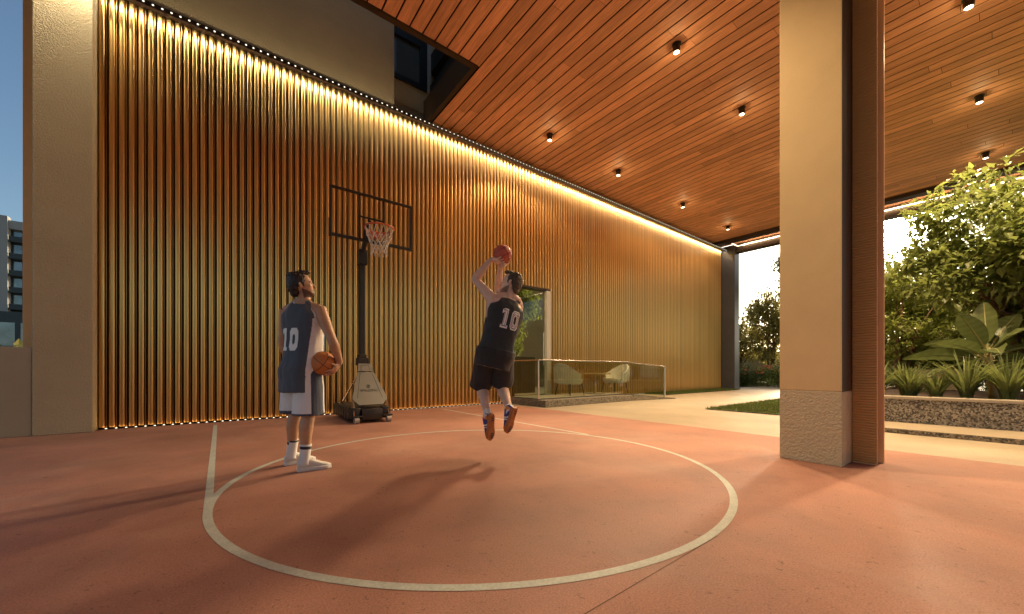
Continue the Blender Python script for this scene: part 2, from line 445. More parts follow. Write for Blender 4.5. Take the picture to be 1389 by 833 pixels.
def area(name, loc, rot, sx, sy, power, col, parent=None):
    l = bpy.data.lights.new(name, 'AREA'); l.shape = 'RECTANGLE'; l.size = sx; l.size_y = sy; l.energy = power; l.color = col
    o = bpy.data.objects.new(name, l); C.objects.link(o)
    if parent is not None: o.parent = parent; o.location = Vector(loc) - Vector(parent['_base'])
    else: o.location = loc
    o.rotation_euler = rot; return o
WARM = (1, .70, .36)
area('upper_strip_lamp', ((X0 + X1) / 2, WY - .19, 6.232), (R(38), 0, 0), X1 - X0 - .1, .05, UPPER, (1, .95, .80), wall)
area('upper_glow_lamp', ((X0 + 3.6) / 2, WY - .15, 6.27), (R(180), 0, 0), 3.6 - X0, .03, 2.5, (1, .80, .50), wall)
area('lower_strip_lamp', ((X0 + 5.7) / 2, WY - .06, .02), (R(180 - 8), 0, 0), 5.7 - X0 - .1, .02, LOWER, (1, .62, .28), wall)
area('end_strip_lamp', (17.97, 1, 6.3), (0, R(-75), 0), .04, 12, 30, (1, .7, .4), ceil)

# downlights
def make_lamp(x, y, label):
    t = thing('downlight', label, 'ceiling light', (x, y, ZC), 0, 'cylindrical downlights on the timber ceiling', local=True)
    m = MB(); m.cyl((0, 0, -.14), (0, 0, 0), .058, n=20); m.cyl((0, 0, -.012), (0, 0, -.001), .075, n=20)
    link('housing', m.mesh('housing', [M['black']]), t, smooth=40)
    m = MB(); m.cyl((0, 0, -.143), (0, 0, -.1405), .046, n=18); link('lens', m.mesh('lens', [M['lens']]), t)
    l = bpy.data.lights.new('spot', 'SPOT'); l.energy = SPOT; l.color = (1, .72, .42); l.spot_size = R(140); l.spot_blend = .9; l.shadow_soft_size = .09
    o = bpy.data.objects.new('lamp', l); C.objects.link(o); o.parent = t; o.location = (0, 0, -.185)
    l = bpy.data.lights.new('leak', 'POINT'); l.energy = 1.6; l.color = (1, .72, .36); l.shadow_soft_size = .03
    o = bpy.data.objects.new('leak', l); C.objects.link(o); o.parent = t; o.location = (0, 0, -.185)
    return t
lamps = [
 (6.15, 6.55, 'black cylinder downlight closest to the ceiling opening, in the row beside the bronze wall'),
 (8.77, 6.57, 'second black downlight past the opening in the row beside the bronze wall'),
 (12.2, 6.55, 'black downlight third along the row beside the bronze wall'),
 (15.5, 6.53, 'smallest farthest black downlight, above the end of the bronze wall'),
 (6.16, 3.42, 'highest black downlight in the middle row, left of the beige column'),
 (8.75, 3.41, 'black downlight in the middle row nearest to the beige column'),
 (8.86, .34, 'black downlight cut by the top edge, right of the beige column'),
 (12.18, .33, 'black downlight between two others right of the beige column'),
 (15.5, .32, 'farthest black downlight right of the column, just above the tree crown')]
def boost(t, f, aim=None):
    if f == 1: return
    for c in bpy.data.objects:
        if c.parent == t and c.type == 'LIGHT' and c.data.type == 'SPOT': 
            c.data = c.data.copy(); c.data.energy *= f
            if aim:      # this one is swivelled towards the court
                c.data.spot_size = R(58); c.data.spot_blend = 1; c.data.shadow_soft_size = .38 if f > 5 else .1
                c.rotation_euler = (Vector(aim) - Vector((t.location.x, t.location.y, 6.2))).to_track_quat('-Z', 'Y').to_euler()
L0 = None
for x, y, lb in lamps:
    if L0 is None: L0 = make_lamp(x, y, lb)
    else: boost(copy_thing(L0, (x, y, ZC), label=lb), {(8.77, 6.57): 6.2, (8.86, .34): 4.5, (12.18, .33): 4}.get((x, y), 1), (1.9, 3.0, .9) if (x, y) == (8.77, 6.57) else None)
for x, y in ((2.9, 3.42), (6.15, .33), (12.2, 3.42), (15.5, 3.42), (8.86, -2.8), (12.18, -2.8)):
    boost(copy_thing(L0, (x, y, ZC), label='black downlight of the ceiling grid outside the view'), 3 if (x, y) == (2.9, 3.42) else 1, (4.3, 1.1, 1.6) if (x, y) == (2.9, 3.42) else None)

# ------------------------------------------------------------------ building above and behind the fluted wall
bld = thing('upper_building', 'dark stucco building face rising above the bronze tubes', 'building', (1, 8.2, 6.4))
mb = MB(); mb.box(X0 - .55, 8.01, 6.0, 2.96, 8.9, 13); mb.box(X0 - .5, 8.05, 0, 5.6, 8.25, 6.0); mb.build('wall', M['stucco'], bld)
mb = MB(); mb.box(2.961, 8.56, 6.0, 4.6, 8.9, 7.56); mb.box(3.95, 8.56, 7.56, 4.6, 8.9, 13); mb.box(2.961, 8.56, 9.3, 3.95, 8.9, 13); mb.box(2.961, 8.545, 7.02, 4.4, 8.559, 7.06)
mb.build('recess_wall', M['stucco'], bld)
wf = MB()
for a in ((2.962, 8.5, 7.56, 3.03, 8.62, 9.3), (3.78, 8.5, 7.56, 3.95, 8.62, 9.3), (3.03, 8.5, 7.56, 3.78, 8.62, 7.66), (3.03, 8.5, 8.55, 3.78, 8.62, 8.72), (3.03, 8.5, 9.2, 3.78, 8.62, 9.3)): wf.box(*a)
win = wf.build('window', M['black'], bld)
mb = MB(); mb.box(3.03, 8.57, 7.66, 3.78, 8.58, 8.55); mb.box(3.03, 8.57, 8.72, 3.78, 8.58, 9.2)
pn = mb.mesh('pane', [mat('dark window glass', (.10, .11, .09), .08, spec=.8)]); pn.transform(Matrix.Translation(-Vector((1, 8.2, 6.4))))
po = bpy.data.objects.new('pane', pn); C.objects.link(po); po.parent = win
mb = MB(); mb.box(3.96, 8.5, 7.56, 4.06, 8.559, 9.3); mb.build('pale_jamb', mat('pale jamb', (.42, .42, .38), .6), bld)
fas = MB()
fas.box(4.12, 5.9, 6.91, 4.7, 8.55, 7.35); fas.box(4.02, 5.9, 7.35, 4.7, 8.57, 7.72); fas.box(4.16, 5.9, 7.72, 4.7, 8.55, 8.05); fas.box(4.05, 5.9, 8.05, 4.7, 8.565, 8.5); fas.box(4.2, 5.9, 8.5, 4.7, 8.54, 13)
fas.build('dark_fascia', M['black'], bld)
tm = text_mesh('Previ', .36)
tm.transform(Matrix.Rotation(R(-90), 4, 'Z') @ Matrix.Rotation(R(90), 4, 'X'))
tm.transform(Matrix.Translation(Vector((4.045, 7.05, 8.27)))); tm.materials.append(mat('grey lettering', (.12, .12, .11), .6))
link('lettering', tm, bld)
mb = MB(); mb.box(-1.9, 5.9, 12.9, 4.7, 9, 13.2); mb.box(-9, -9, 6.91, 17.4, 5.88, 9.5); mb.box(4.71, 5.9, 6.91, 17.4, 8.9, 9.5)  # first box: unseen slab added over the shaft to hold back skylight
mb.build('storey_and_added_slab', M['parapet'], bld)
mb = MB(); mb.cyl((-1.5, 7.5, 6.6), (-1.5, 7.5, 6.72), .07, n=16); mb.build('wall_lamp', M['black'], bld)
l = bpy.data.lights.new('column_spot', 'SPOT'); l.energy = 85; l.color = (1, .85, .6); l.spot_size = R(95); l.spot_blend = .8; l.shadow_soft_size = .04
o = bpy.data.objects.new('column_lamp', l); C.objects.link(o); o.parent = bld; o.location = Vector((-1.5, 7.42, 6.55)) - Vector((1, 8.2, 6.4)); o.rotation_euler = (R(12), 0, 0)

# left end: column, fin, parapet
mb = MB(); mb.box(-1.92, 7.62, 0, -1.385, 8.3, 13, .01)
tag(mb.build('stucco_column', M['stucco'], base=(-1.65, 7.9, 0)), 'rough beige stucco column at the left end of the bronze wall', 'column')
mb = MB(); mb.box(-2.10, 8.02, 1.1, -1.921, 8.16, 9, .006)
tag(mb.build('metal_fin', M['finbronze'], base=(-2, 8.1, 1.1)), 'narrow orange bronze fin between the blue sky and the stucco column', 'fin')
mb = MB(); mb.box(-9, 7.64, 0, -1.925, 7.95, 1.145, .006)
tag(mb.build('parapet_wall', M['parapet'], base=(-4, 7.8, 0)), 'low smooth olive parapet wall left of the stucco column', 'wall')

mb = MB(); mb.box(-14, -10.3, 0, 5, -10, 3.4, .01)  # unseen wall, added to redden reflections in the tubes and cut fill light
tag(mb.build('added_back_wall', mat('terracotta render', (.30, .115, .06), .7, var=.08, vscale=2), base=(-4, -10.1, 0)), 'unseen terracotta wall added behind the court to redden the tube reflections', 'wall')
# ------------------------------------------------------------------ main column and fin
col = thing('square_column', 'big square beige column with a rough pedestal standing on the court', 'column', (4.55, 1.1, 0))
mb = MB(); mb.box(4.3, .87, 0, 4.82, 1.34, .66, .006); mb.build('pedestal', M['stucco'], col)
mb = MB(); mb.box(4.3, .872, .661, 4.56, 1.338, ZC - .002, .004); mb.build('shaft', M['paint'], col)
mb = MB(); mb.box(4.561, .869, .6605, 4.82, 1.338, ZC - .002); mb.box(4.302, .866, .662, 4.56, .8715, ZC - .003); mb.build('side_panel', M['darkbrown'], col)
fin = thing('ribbed_fin', 'bronze ribbed post attached to the right side of the square column', 'post', (4.7, .78, 0))
mb = MB()
pts = []; z = .012
while z < ZC - .03:
    for t in (0, .25, .5, .75): pts.append((z + t * .024, -.006 * math.sin(PI * t) ** .7))
    z += .024
vs = []
for zz, dx in pts: vs += [(4.63 + dx, .70, zz), (4.63 + dx, .865, zz)]
mb.add(vs, [(2 * i, 2 * i + 1, 2 * i + 3, 2 * i + 2) for i in range(len(pts) - 1)])
mb.build('ribbed_face', M['ribbed'] if 'ribbed' in M else M['finbronze'], fin, smooth=60)
mb = MB(); mb.box(4.636, .702, 0, 4.66, .865, ZC - .002); mb.box(4.80, .68, 0, 4.83, .865, ZC - .002)
mb.build('channel', M['finbronze'], fin)
mb = MB(); mb.box(4.6605, .74, 0, 4.7995, .865, ZC - .002); mb.build('web', M['black'], fin)
mb = MB(); mb.sphere((4.70, .735, .03), (.014, .014, .02), 10, 6); mb.build('led', M['led'], fin)

# end pier and post by the far opening
mb = MB(); mb.box(18.02, 7.31, 0, 18.5, 8.0, 6.4, .01)
tag(mb.build('end_pier', mat('blue grey steel pier', (.10, .10, .11), .35, .6, var=.1), base=(18.2, 7.6, 0)), 'dark steel pier at the far end of the bronze wall', 'pier')
ga = thing('lamp_post', 'slim dark post with a small white lamp beyond the end pier', 'post', (19.6, 7.86, 0))
mb = MB(); mb.box(19.56, 7.76, 0, 19.66, 7.9, 3.05); mb.build('post', M['black'], ga)
mb = MB(); mb.box(19.54, 7.7, 3.05, 19.68, 7.9, 3.25, .02); mb.build('lamp_head', emission('post lamp', (1, .95, .85), 4), ga)
# ------------------------------------------------------------------ balustrade, terrace
mb = MB()
mb.add([], [])
pl = MB(); pl.box(5.83, 6.34, 0, 9.1, 7.84, .155, .006); pl.hexa([(9.1, 6.34, 0), (10.75, 6.0, 0), (10.75, 7.84, 0), (9.1, 7.84, 0), (9.1, 6.34, .155), (10.75, 6.0, .02), (10.75, 7.84, .02), (9.1, 7.84, .155)])
tag(pl.build('granite_plinth', M['granite2'], base=(8, 7, 0)), 'low speckled granite plinth under the glass balustrade', 'plinth')
mb = MB(); mb.box(5.95, 6.7, .156, 9.2, 7.83, .165)
kind(mb.build('terrace_floor', mat('pale terrace floor', (.50, .46, .36), .4, var=.1, vscale=2)), 'structure')
bal = thing('glass_balustrade', 'knee high clear glass balustrade with steel rail round the seating terrace', 'balustrade', (8, 6.66, .16))
A, B_, Cc, Dd = (5.9, 7.82), (5.9, 6.66), (9.1, 6.66), (10.4, 6.16)
def pane(p, q, z0a, z1a, z0b, z1b, th=.012):
    m = MB(); d = Vector((q[0] - p[0], q[1] - p[1])); nrm = Vector((-d.y, d.x)).normalized() * th / 2
    a, b = Vector(p), Vector(q)
    m.hexa([(*(a - nrm), z0a), (*(b - nrm), z0b), (*(b + nrm), z0b), (*(a + nrm), z0a), (*(a - nrm), z1a), (*(b - nrm), z1b), (*(b + nrm), z1b), (*(a + nrm), z1a)])
    m.build('glass_panel', M['glass'], bal)
pane((5.9, 7.8), (5.9, 6.672), .17, 1.07, .17, 1.07); pane((5.91, 6.66), (9.09, 6.66), .17, 1.07, .17, 1.07); pane((9.11, 6.655), (10.38, 6.165), .17, 1.07, .05, .94)
mb = MB(); mb.tube([(5.9, 7.82, 1.085), (5.9, 6.66, 1.085), (9.1, 6.66, 1.085), (10.4, 6.16, .955)], .017, n=8); mb.build('top_rail', M['steel'], bal)
mb = MB(); mb.tube([(5.9, 7.82, .165), (5.9, 6.66, .165), (9.1, 6.66, .165), (10.4, 6.16, .04)], .013, n=6); mb.build('bottom_rail', M['black'], bal)
mb = MB(); mb.box(10.385, 6.13, 0, 10.425, 6.17, .975, .004); mb.build('post', M['steel'], bal)
mb = MB(); mb.tube([(5.9, 6.66, .17), (5.9, 6.66, 1.08)], .02, n=10); mb.build('post', M['steel'], bal)

# chairs and table
CH = mat('cream moulded chair shell', (.74, .70, .58), .5, var=.05); WEAVE = mat('cream woven rope', (.80, .76, .65), .6)
LEG = mat('chair metal leg', (.12, .09, .06), .4, .8)
ch = thing('armchair', 'cream tub armchair with roped back, at the near side of the small table', 'chair', (7.55, 7.25, .165), R(-90), 'armchairs on the terrace', local=True)
m = MB()      # faces +y locally
rings = []
for zz, f in ((.30, .86), (.34, .94), (.40, 1.0), (.44, .98)):
    rings.append([(.33 * f * math.copysign(abs(math.cos(t)) ** .7, math.cos(t)), .31 * f * math.copysign(abs(math.sin(t)) ** .7, math.sin(t)), zz) for t in [2 * PI * i / 28 for i in range(28)]])
m.loft(rings); link('seat', m.mesh('seat', [CH]), ch, smooth=50)
m = MB()
outer = []; 
for i in range(25):
    a = R(180 + 12) + (R(360 - 24 - 180 + 0) + R(24)) * i / 24 - R(0)
    a = R(170) + R(200) * i / 24
    back = max(0, -math.sin(a)); top = .60 + .27 * back ** 1.5
    lean = 1 + .10 * back
    ro, ri = (.385, .36), (.345, .315)
    c, s_ = math.cos(a), math.sin(a)
    outer.append([(ro[0] * c * .92, ro[1] * s_ * .92, .32), (ro[0] * c * lean, ro[1] * s_ * (lean + .1 * back), top), (ri[0] * c * lean, ri[1] * s_ * (lean + .1 * back), top), (ri[0] * c * .92, ri[1] * s_ * .92, .34)])
m.loft(outer); link('shell', m.mesh('shell', [CH]), ch, smooth=40)
m = MB()
for i in range(13):
    a = R(215) + R(110) * i / 12
    m.tube([(.41 * math.cos(a), .385 * math.sin(a) - .01, .34), (.44 * math.cos(a + .06), .44 * math.sin(a + .06), .76)], .009, n=5)
link('rope_back', m.mesh('rope_back', [WEAVE]), ch)
for sx in (-1, 1):
    for sy in (-1, 1):
        m = MB(); m.cyl((.24 * sx, .22 * sy, .31), (.28 * sx, .27 * sy, 0), .016, .011, 8); link('leg', m.mesh('leg', [LEG]), ch)
copy_thing(ch, (9.5, 7.25, .165), R(90 - 10), 'cream tub armchair facing the other across the table, nearer the steel end post')
tb = thing('side_table', 'small square golden wood table on one leg between the cream armchairs', 'table', (8.53, 7.2, .165), local=True)
TW = mat('golden table wood', (.62, .42, .18), .4, var=.15, vscale=4, stretch=(1, 8, 1))
m = MB(); m.box(-.33, -.3, .56, .33, .3, .6, .006); link('table_top', m.mesh('table_top', [TW]), tb)
m = MB(); m.box(-.04, -.04, .02, .04, .04, .56, .004); link('leg', m.mesh('leg', [TW]), tb)
m = MB(); m.box(-.2, -.2, 0, .2, .2, .02, .004); link('base', m.mesh('base', [LEG]), tb)

# ------------------------------------------------------------------ granite planter
plt = thing('granite_planter', 'long speckled granite planter wall right of the ribbed post', 'planter', (9, -2, .06))
mb = MB(); mb.box(8.2, -12, .06, 8.42, 1.9, .41); mb.box(8.42, 1.7, .06, 13.5, 1.9, .41); mb.build('wall', M['granite'], plt)
mb = MB(); mb.box(8.17, -12, .411, 8.45, 1.92, .45, .004); mb.box(8.45, 1.67, .411, 13.5, 1.92, .45, .004); mb.build('coping', M['cap'], plt)
mb = MB(); mb.box(8.42, -12, .06, 13.5, 1.7, .40); mb.build('soil', M['soil'], plt)

# ------------------------------------------------------------------ foliage helpers
def leafmat(name, col, tr=.35, tone=.35):
    return mat(name, col, .45, tone=tone, trans=tr, spec=.4)
LG = leafmat('olive green leaves', (.18, .215, .055), .6)
LY = leafmat('yellow green leaves', (.23, .27, .06), .6)
LD = leafmat('dark green leaves', (.10, .13, .03), .45)
LO = leafmat('warm olive leaves', (.36, .30, .08), .65)
BARK = mat('brown bark', (.16, .085, .045), .85, var=.3, vscale=8, bump=.5, bscale=30)
def leaf(mb, p, d, up, L, W):
    """a pointed leaf with a crease: base p, direction d"""
    s = d.cross(up)
    if s.length < 1e-4: s = d.orthogonal()
    s.normalize(); n = s.cross(d).normalized()
    b = p; t = p + d * L - n * (L * .12)
    l1 = p + d * (L * .42) + s * (W * .5) + n * (W * .16); r1 = p + d * (L * .42) - s * (W * .5) + n * (W * .16)
    m_ = p + d * (L * .48)
    o = len(mb.v); mb.v += [tuple(b), tuple(l1), tuple(t), tuple(r1), tuple(m_)]
    mb.face((o, o + 4, o + 1)); mb.face((o + 1, o + 4, o + 2)); mb.face((o, o + 3, o + 4)); mb.face((o + 3, o + 2, o + 4))
def rv(): 
    while True:
        v = Vector((random.uniform(-1, 1), random.uniform(-1, 1), random.uniform(-1, 1)))
        if .05 < v.length < 1: return v.normalized()
def clump(mb, c, r, n, L, droop=.3, flat=.75):
    for _ in range(n):
        v = rv(); q = random.random() ** .45
        p = Vector(c) + Vector((v.x * r * q, v.y * r * q, v.z * r * q * flat))
        d = (v + rv() * .9 + Vector((0, 0, -droop))).normalized()
        mb.t = min(1, max(0, .5 + random.gauss(0, .22)))
        l = L * random.uniform(.6, 1.25); leaf(mb, p, d, Vector((0, 0, 1)), l, l * random.uniform(.42, .6))
def crown(mb, c, rx, ry, rz, nclump, r, per, L, gaps=.0, seed=0, droop=.3):
    k = 0; pts = []
    while k < nclump:
        v = rv(); q = random.random() ** .4
        wob = 1 + .28 * noise.noise(v * 2.1 + Vector((seed, 0, 0)))
        p = Vector(c) + Vector((v.x * rx * q * wob, v.y * ry * q * wob, v.z * rz * q * wob))
        if gaps and noise.noise(p * 1.1 + Vector((0, seed, 0))) < -gaps: continue
        clump(mb, p, r * random.uniform(.6, 1.2), per, L, droop); pts.append(p); k += 1
    return pts
def tree(name, label, cat, base, cc, rx, ry, rz, ncl, r, per, L, lm, stems=3, rad=.07, gaps=.25, seed=0, group=None):
    t = thing(name, label, cat, base, group=group)
    m = MB(); pts = crown(m, cc, rx, ry, rz, ncl, r, per, L, gaps, seed); m.t = .5; m.build('crown', lm, t, fix=False)
    m = MB(); b = Vector(base)
    for i in range(stems):
        q = Vector(cc) + Vector((random.uniform(-.5, .5) * rx, random.uniform(-.5, .5) * ry, -.25 * rz))
        s0 = b + Vector((random.uniform(-1, 1) * rad * stems * .6, random.uniform(-1, 1) * rad * stems * .6, 0))
        mid = (s0 + q) / 2 + Vector((random.uniform(-.1, .1), random.uniform(-.1, .1), .1))
        m.tube([s0, mid, q], [rad, rad * .75, rad * .45], n=8, sub=4)
        for j in range(7):
            tgt = random.choice(pts); f = random.uniform(.35, 1); st = s0.lerp(q, f)
            if f < .5: st = s0.lerp(mid, f * 2)
            m.tube([st, (st + tgt) / 2 + Vector((0, 0, .08)), tgt], [rad * .4, rad * .28, rad * .1], n=5, sub=3)
    m.build('trunk', BARK, t, smooth=True)
    return t
# big tree behind the planter
tree('leafy_tree', 'big leafy tree with thin reddish stems rising from the granite planter', 'tree', (11.2, -.4, .4), (11.3, -.62, 2.95), 1.75, 2.15, 1.66, 560, .29, 44, .155, LG, stems=6, rad=.045, gaps=.10, seed=3)
tree('garden_tree', 'yellow green tree behind the big leafy one, low beside the ribbed post', 'tree', (15.8, 1.4, 0), (15.8, 1.4, 2.5), 1.9, 1.6, 1.9, 230, .36, 30, .17, LY, stems=4, rad=.06, gaps=.12, seed=9)
tree('garden_tree', 'pale green tree far behind the planter, right of the low yellow green one', 'tree', (17, -1.6, 0), (17, -1.6, 2.6), 2.0, 2.2, 2.1, 330, .42, 36, .18, LY, stems=4, rad=.07, gaps=.1, seed=12)
tree('garden_tree', 'dark tree behind the big leaved plant at the right edge', 'tree', (14.2, -2.2, .4), (14.2, -2.2, 2.1), 1.6, 1.6, 1.7, 260, .36, 36, .16, LG, stems=3, rad=.06, gaps=.1, seed=15)
tree('garden_tree', 'light green tree filling the gap between the ribbed post and the big leafy tree', 'tree', (13.4, 1.55, 0), (13.4, 1.45, 2.15), 1.2, .95, 1.35, 190, .28, 34, .14, LY, stems=3, rad=.045, gaps=.12, seed=61)
tree('garden_tree', 'unseen tree added behind the square column, past the lawn, to block the sun', 'tree', (21.2, 4.95, 0), (21.2, 4.95, 4.9), 1.35, 1.45, 2.6, 420, .36, 30, .17, LG, stems=3, rad=.07, gaps=.05, seed=71)  # hidden by the column, added to filter low sun off the court
tree('garden_tree', 'taller unseen tree added farther behind the square column to block the sun', 'tree', (25, 6.85, 0), (25, 6.85, 6.5), 1.1, 1.05, 2.5, 420, .38, 30, .18, LG, stems=3, rad=.08, gaps=.05, seed=77)  # also hidden, added to stop the sun streak past the standing player
# dark hedge left of the planter plants
def shrub(name, label, cat, base, rx, ry, rz, n, r, per, L, lm, group=None, seed=0, stems=4):
    t = thing(name, label, cat, base, group=group)
    m = MB(); c = Vector(base) + Vector((0, 0, rz * .8)); pts = crown(m, c, rx, ry, rz, n, r, per, L, 0, seed); m.t = .5; m.build('foliage', lm, t, fix=False)
    m = MB()
    for i in range(stems):
        p = random.choice(pts); m.tube([Vector(base) + Vector((random.uniform(-.2, .2) * rx, random.uniform(-.2, .2) * ry, 0)), p], [.025, .01], n=5)
    m.build('stem', BARK, t)
    return t
shrub('hedge', 'dense dark hedge behind the planter grasses, beside the ribbed post', 'hedge', (14.2, 1.35, 0), .8, 1.5, 1.05, 260, .22, 40, .09, LD, seed=2)
shrub('hedge', 'shaded hedge behind the big leaved plant stem', 'hedge', (13.4, -.9, .4), .8, 1.8, .75, 240, .22, 40, .10, LD, seed=4)
mb = MB(); mb.box(15.4, -6, 0, 15.6, 6.0, .0 + .95, .01)
mb2 = MB(); mb2.box(13.0, .4, .4, 13.15, 1.6, .86, .01)
tag(mb2.build('low_wall', M['stucco'], base=(13, 1, .4)), 'short pale garden wall seen over the planter grasses', 'wall')

# grass clumps in the planter
GL = leafmat('strap leaf green', (.19, .23, .07), .4, .3)
def blades(mb, n, H, spread, w):
    for _ in range(n):
        a = random.uniform(0, 2 * PI); e = random.random() ** .7 * spread; h = H * random.uniform(.55, 1.1)
        d = Vector((math.cos(a), math.sin(a), 0)); s = Vector((-d.y, d.x, 0)); b0 = d * random.uniform(0, .06)
        mb.t = random.random(); row = []
        for k in range(6):
            t = k / 5
            p = b0 + d * (h * e * (t ** 1.6)) + Vector((0, 0, h * (t - .42 * e * t ** 2.6)))
            ww = w * (1 - t ** 2) * .5 + .0005
            row.append((p - s * ww, p + s * ww))
        o = len(mb.v)
        for l, r in row: mb.v += [tuple(l), tuple(r)]
        for k in range(5): mb.face((o + 2 * k, o + 2 * k + 1, o + 2 * k + 3, o + 2 * k + 2))
gl = [(8.72, 1.32, .92), (8.75, .93, .86), (8.66, .66, .62), (8.78, .36, 1.08), (8.75, -.02, 1.0), (8.8, -.42, .95), (9.3, 1.05, .9)]
lab = ['strap leaf plant at the end of the planter, touching the ribbed post', 'strap leaf plant second from the ribbed post in the planter', 'smallest low strap leaf plant in the planter', 'widest strap leaf plant, in front of the big leaved plant', 'strap leaf plant cut by the right edge of the view', 'strap leaf plant in the planter outside the view', 'strap leaf plant in the second row behind the first planter clump']
for i, (x, y, s) in enumerate(gl):
    t = thing('strap_leaf_plant', lab[i], 'plant', (x, y, .4), random.uniform(0, 6), 'strap leaf plants in the granite planter', local=True)
    m = MB(); blades(m, 90, .74 * s, .8, .040); m.t = .5; link('leaves', m.mesh('leaves', [GL], False), t)
# big leaved plant
BL = leafmat('large waxy leaf', (.115, .145, .045), .35, .3); BR = mat('pale leaf rib', (.30, .28, .10), .5)
bp = thing('large_leaf_plant', 'plant with huge waxy paddle leaves above the strap leaf plants', 'plant', (9.7, .12, .4))
b = Vector((9.7, .12, .4))
st = MB(); st.tube([b, b + Vector((.02, .03, .35)), b + Vector((0, .06, .75))], [.055, .05, .04], n=10, sub=3); st.build('stem', mat('yellow green stem', (.34, .26, .09), .5, var=.2, vscale=12), bp, smooth=True)
def big_leaf(az, el, L, W, z0, arch):
    m = MB(); d = Vector((math.cos(az) * math.cos(el), math.sin(az) * math.cos(el), math.sin(el))); s = Vector((-math.sin(az), math.cos(az), 0)); n = s.cross(d) * -1
    if n.z < 0: n = -n
    roll = R(random.uniform(8, 48)) * random.choice((1, 1, -1))
    q_ = Matrix.Rotation(roll, 3, d); s = q_ @ s; n = q_ @ n
    L *= 1.12; W *= 1.18
    p0 = b + Vector((0, .06, z0)); K = 14; rows = []
    stalk = .18 * L
    for k in range(K + 1):
        t = k / K
        c = p0 + d * (stalk + t * L) - Vector((0, 0, 1)) * (arch * L * (t * t))
        ww = W * .5 * (math.sin(PI * min(1, t * .97 + .03)) ** .62) * (1 - .25 * t)
        wave = .03 * W * math.sin(t * 17 + az * 3)
        rows.append([c - s * ww + n * (ww * .28 + wave), c - s * ww * .5 + n * ww * .05, c, c + s * ww * .5 + n * ww * .05, c + s * ww + n * (ww * .28 - wave)])
    o = len(m.v)
    for r in rows: m.v += [tuple(q) for q in r]
    for k in range(K):
        for j in range(4):
            m.t = .5 + (.12 if k % 2 else -.1) + random.uniform(-.08, .08)
            m.face((o + k * 5 + j, o + k * 5 + j + 1, o + k * 5 + j + 6, o + k * 5 + j + 5))
    lf = m.build('leaf', BL, bp, smooth=True, fix=False)
    m = MB(); m.tube([p0] + [r[2] + n * .004 for r in rows[::2]], [.018] + [.013 * (1 - .8 * i / 7) for i in range(8)], n=6)
    me = m.mesh('rib', [BR]); me.transform(Matrix.Translation(-Vector(bp['_base']))); ro = bpy.data.objects.new('rib', me); C.objects.link(ro); ro.parent = lf
for az, el, L, W, z0, ar in ((142, 30, .78, .27, .62, .30), (150, 6, .85, .29, .52, .32), (118, 14, .80, .27, .60, .25), (172, -8, .72, .30, .40, .25), (128, -12, .75, .28, .36, .15), (190, 24, .62, .27, .66, .45),
        (140, 58, .62, .27, .74, .12), (10, 74, .70, .32, .76, .10), (-30, 52, .74, .29, .74, .18), (-38, 24, .85, .29, .62, .30), (-20, 4, .80, .30, .50, .30), (-70, -6, .70, .30, .40, .25), (262, 10, .52, .27, .58, .5), (60, 30, .75, .28, .62, .25), (-120, 48, .55, .25, .72, .3)):
    big_leaf(R(az), R(el), L, W, z0, ar)

# ------------------------------------------------------------------ lawns
def lawn(name, label, poly, n, soil):
    m = MB(); m.add([(x, y, .012) for x, y in poly], [tuple(range(len(poly)))]); 
    o = kind(m.build('lawn_soil', soil), 'structure')
    xs = [p[0] for p in poly]; ys = [p[1] for p in poly]; m = MB(); k = 0
    while k < n:
        x, y = random.uniform(min(xs), max(xs)), random.uniform(min(ys), max(ys))
        h = random.uniform(.025, .06); a = random.uniform(0, PI); w = .006; dx, dy = math.cos(a) * w, math.sin(a) * w; lx, ly = random.uniform(-.02, .02), random.uniform(-.02, .02)
        m.t = random.random(); m.add([(x - dx, y - dy, .012), (x + dx, y + dy, .012), (x + lx, y + ly, .012 + h)], [(0, 1, 2)]); k += 1
    m.t = .5
    return kind(m.build('grass', leafmat(name, (.10, .13, .025), .3, .4), fix=False), 'stuff')
SO = mat('lawn earth', (.055, .07, .018), .9, var=.3, vscale=6)
lawn('lawn blades', '', [(8.35, 1.95), (18, 1.95), (18, 4.0), (8.35, 4.0)], 26000, SO)
lawn('strip blades', '', [(12.0, 7.0), (17.9, 7.0), (17.9, 7.82), (12.0, 7.82)], 9000, SO)

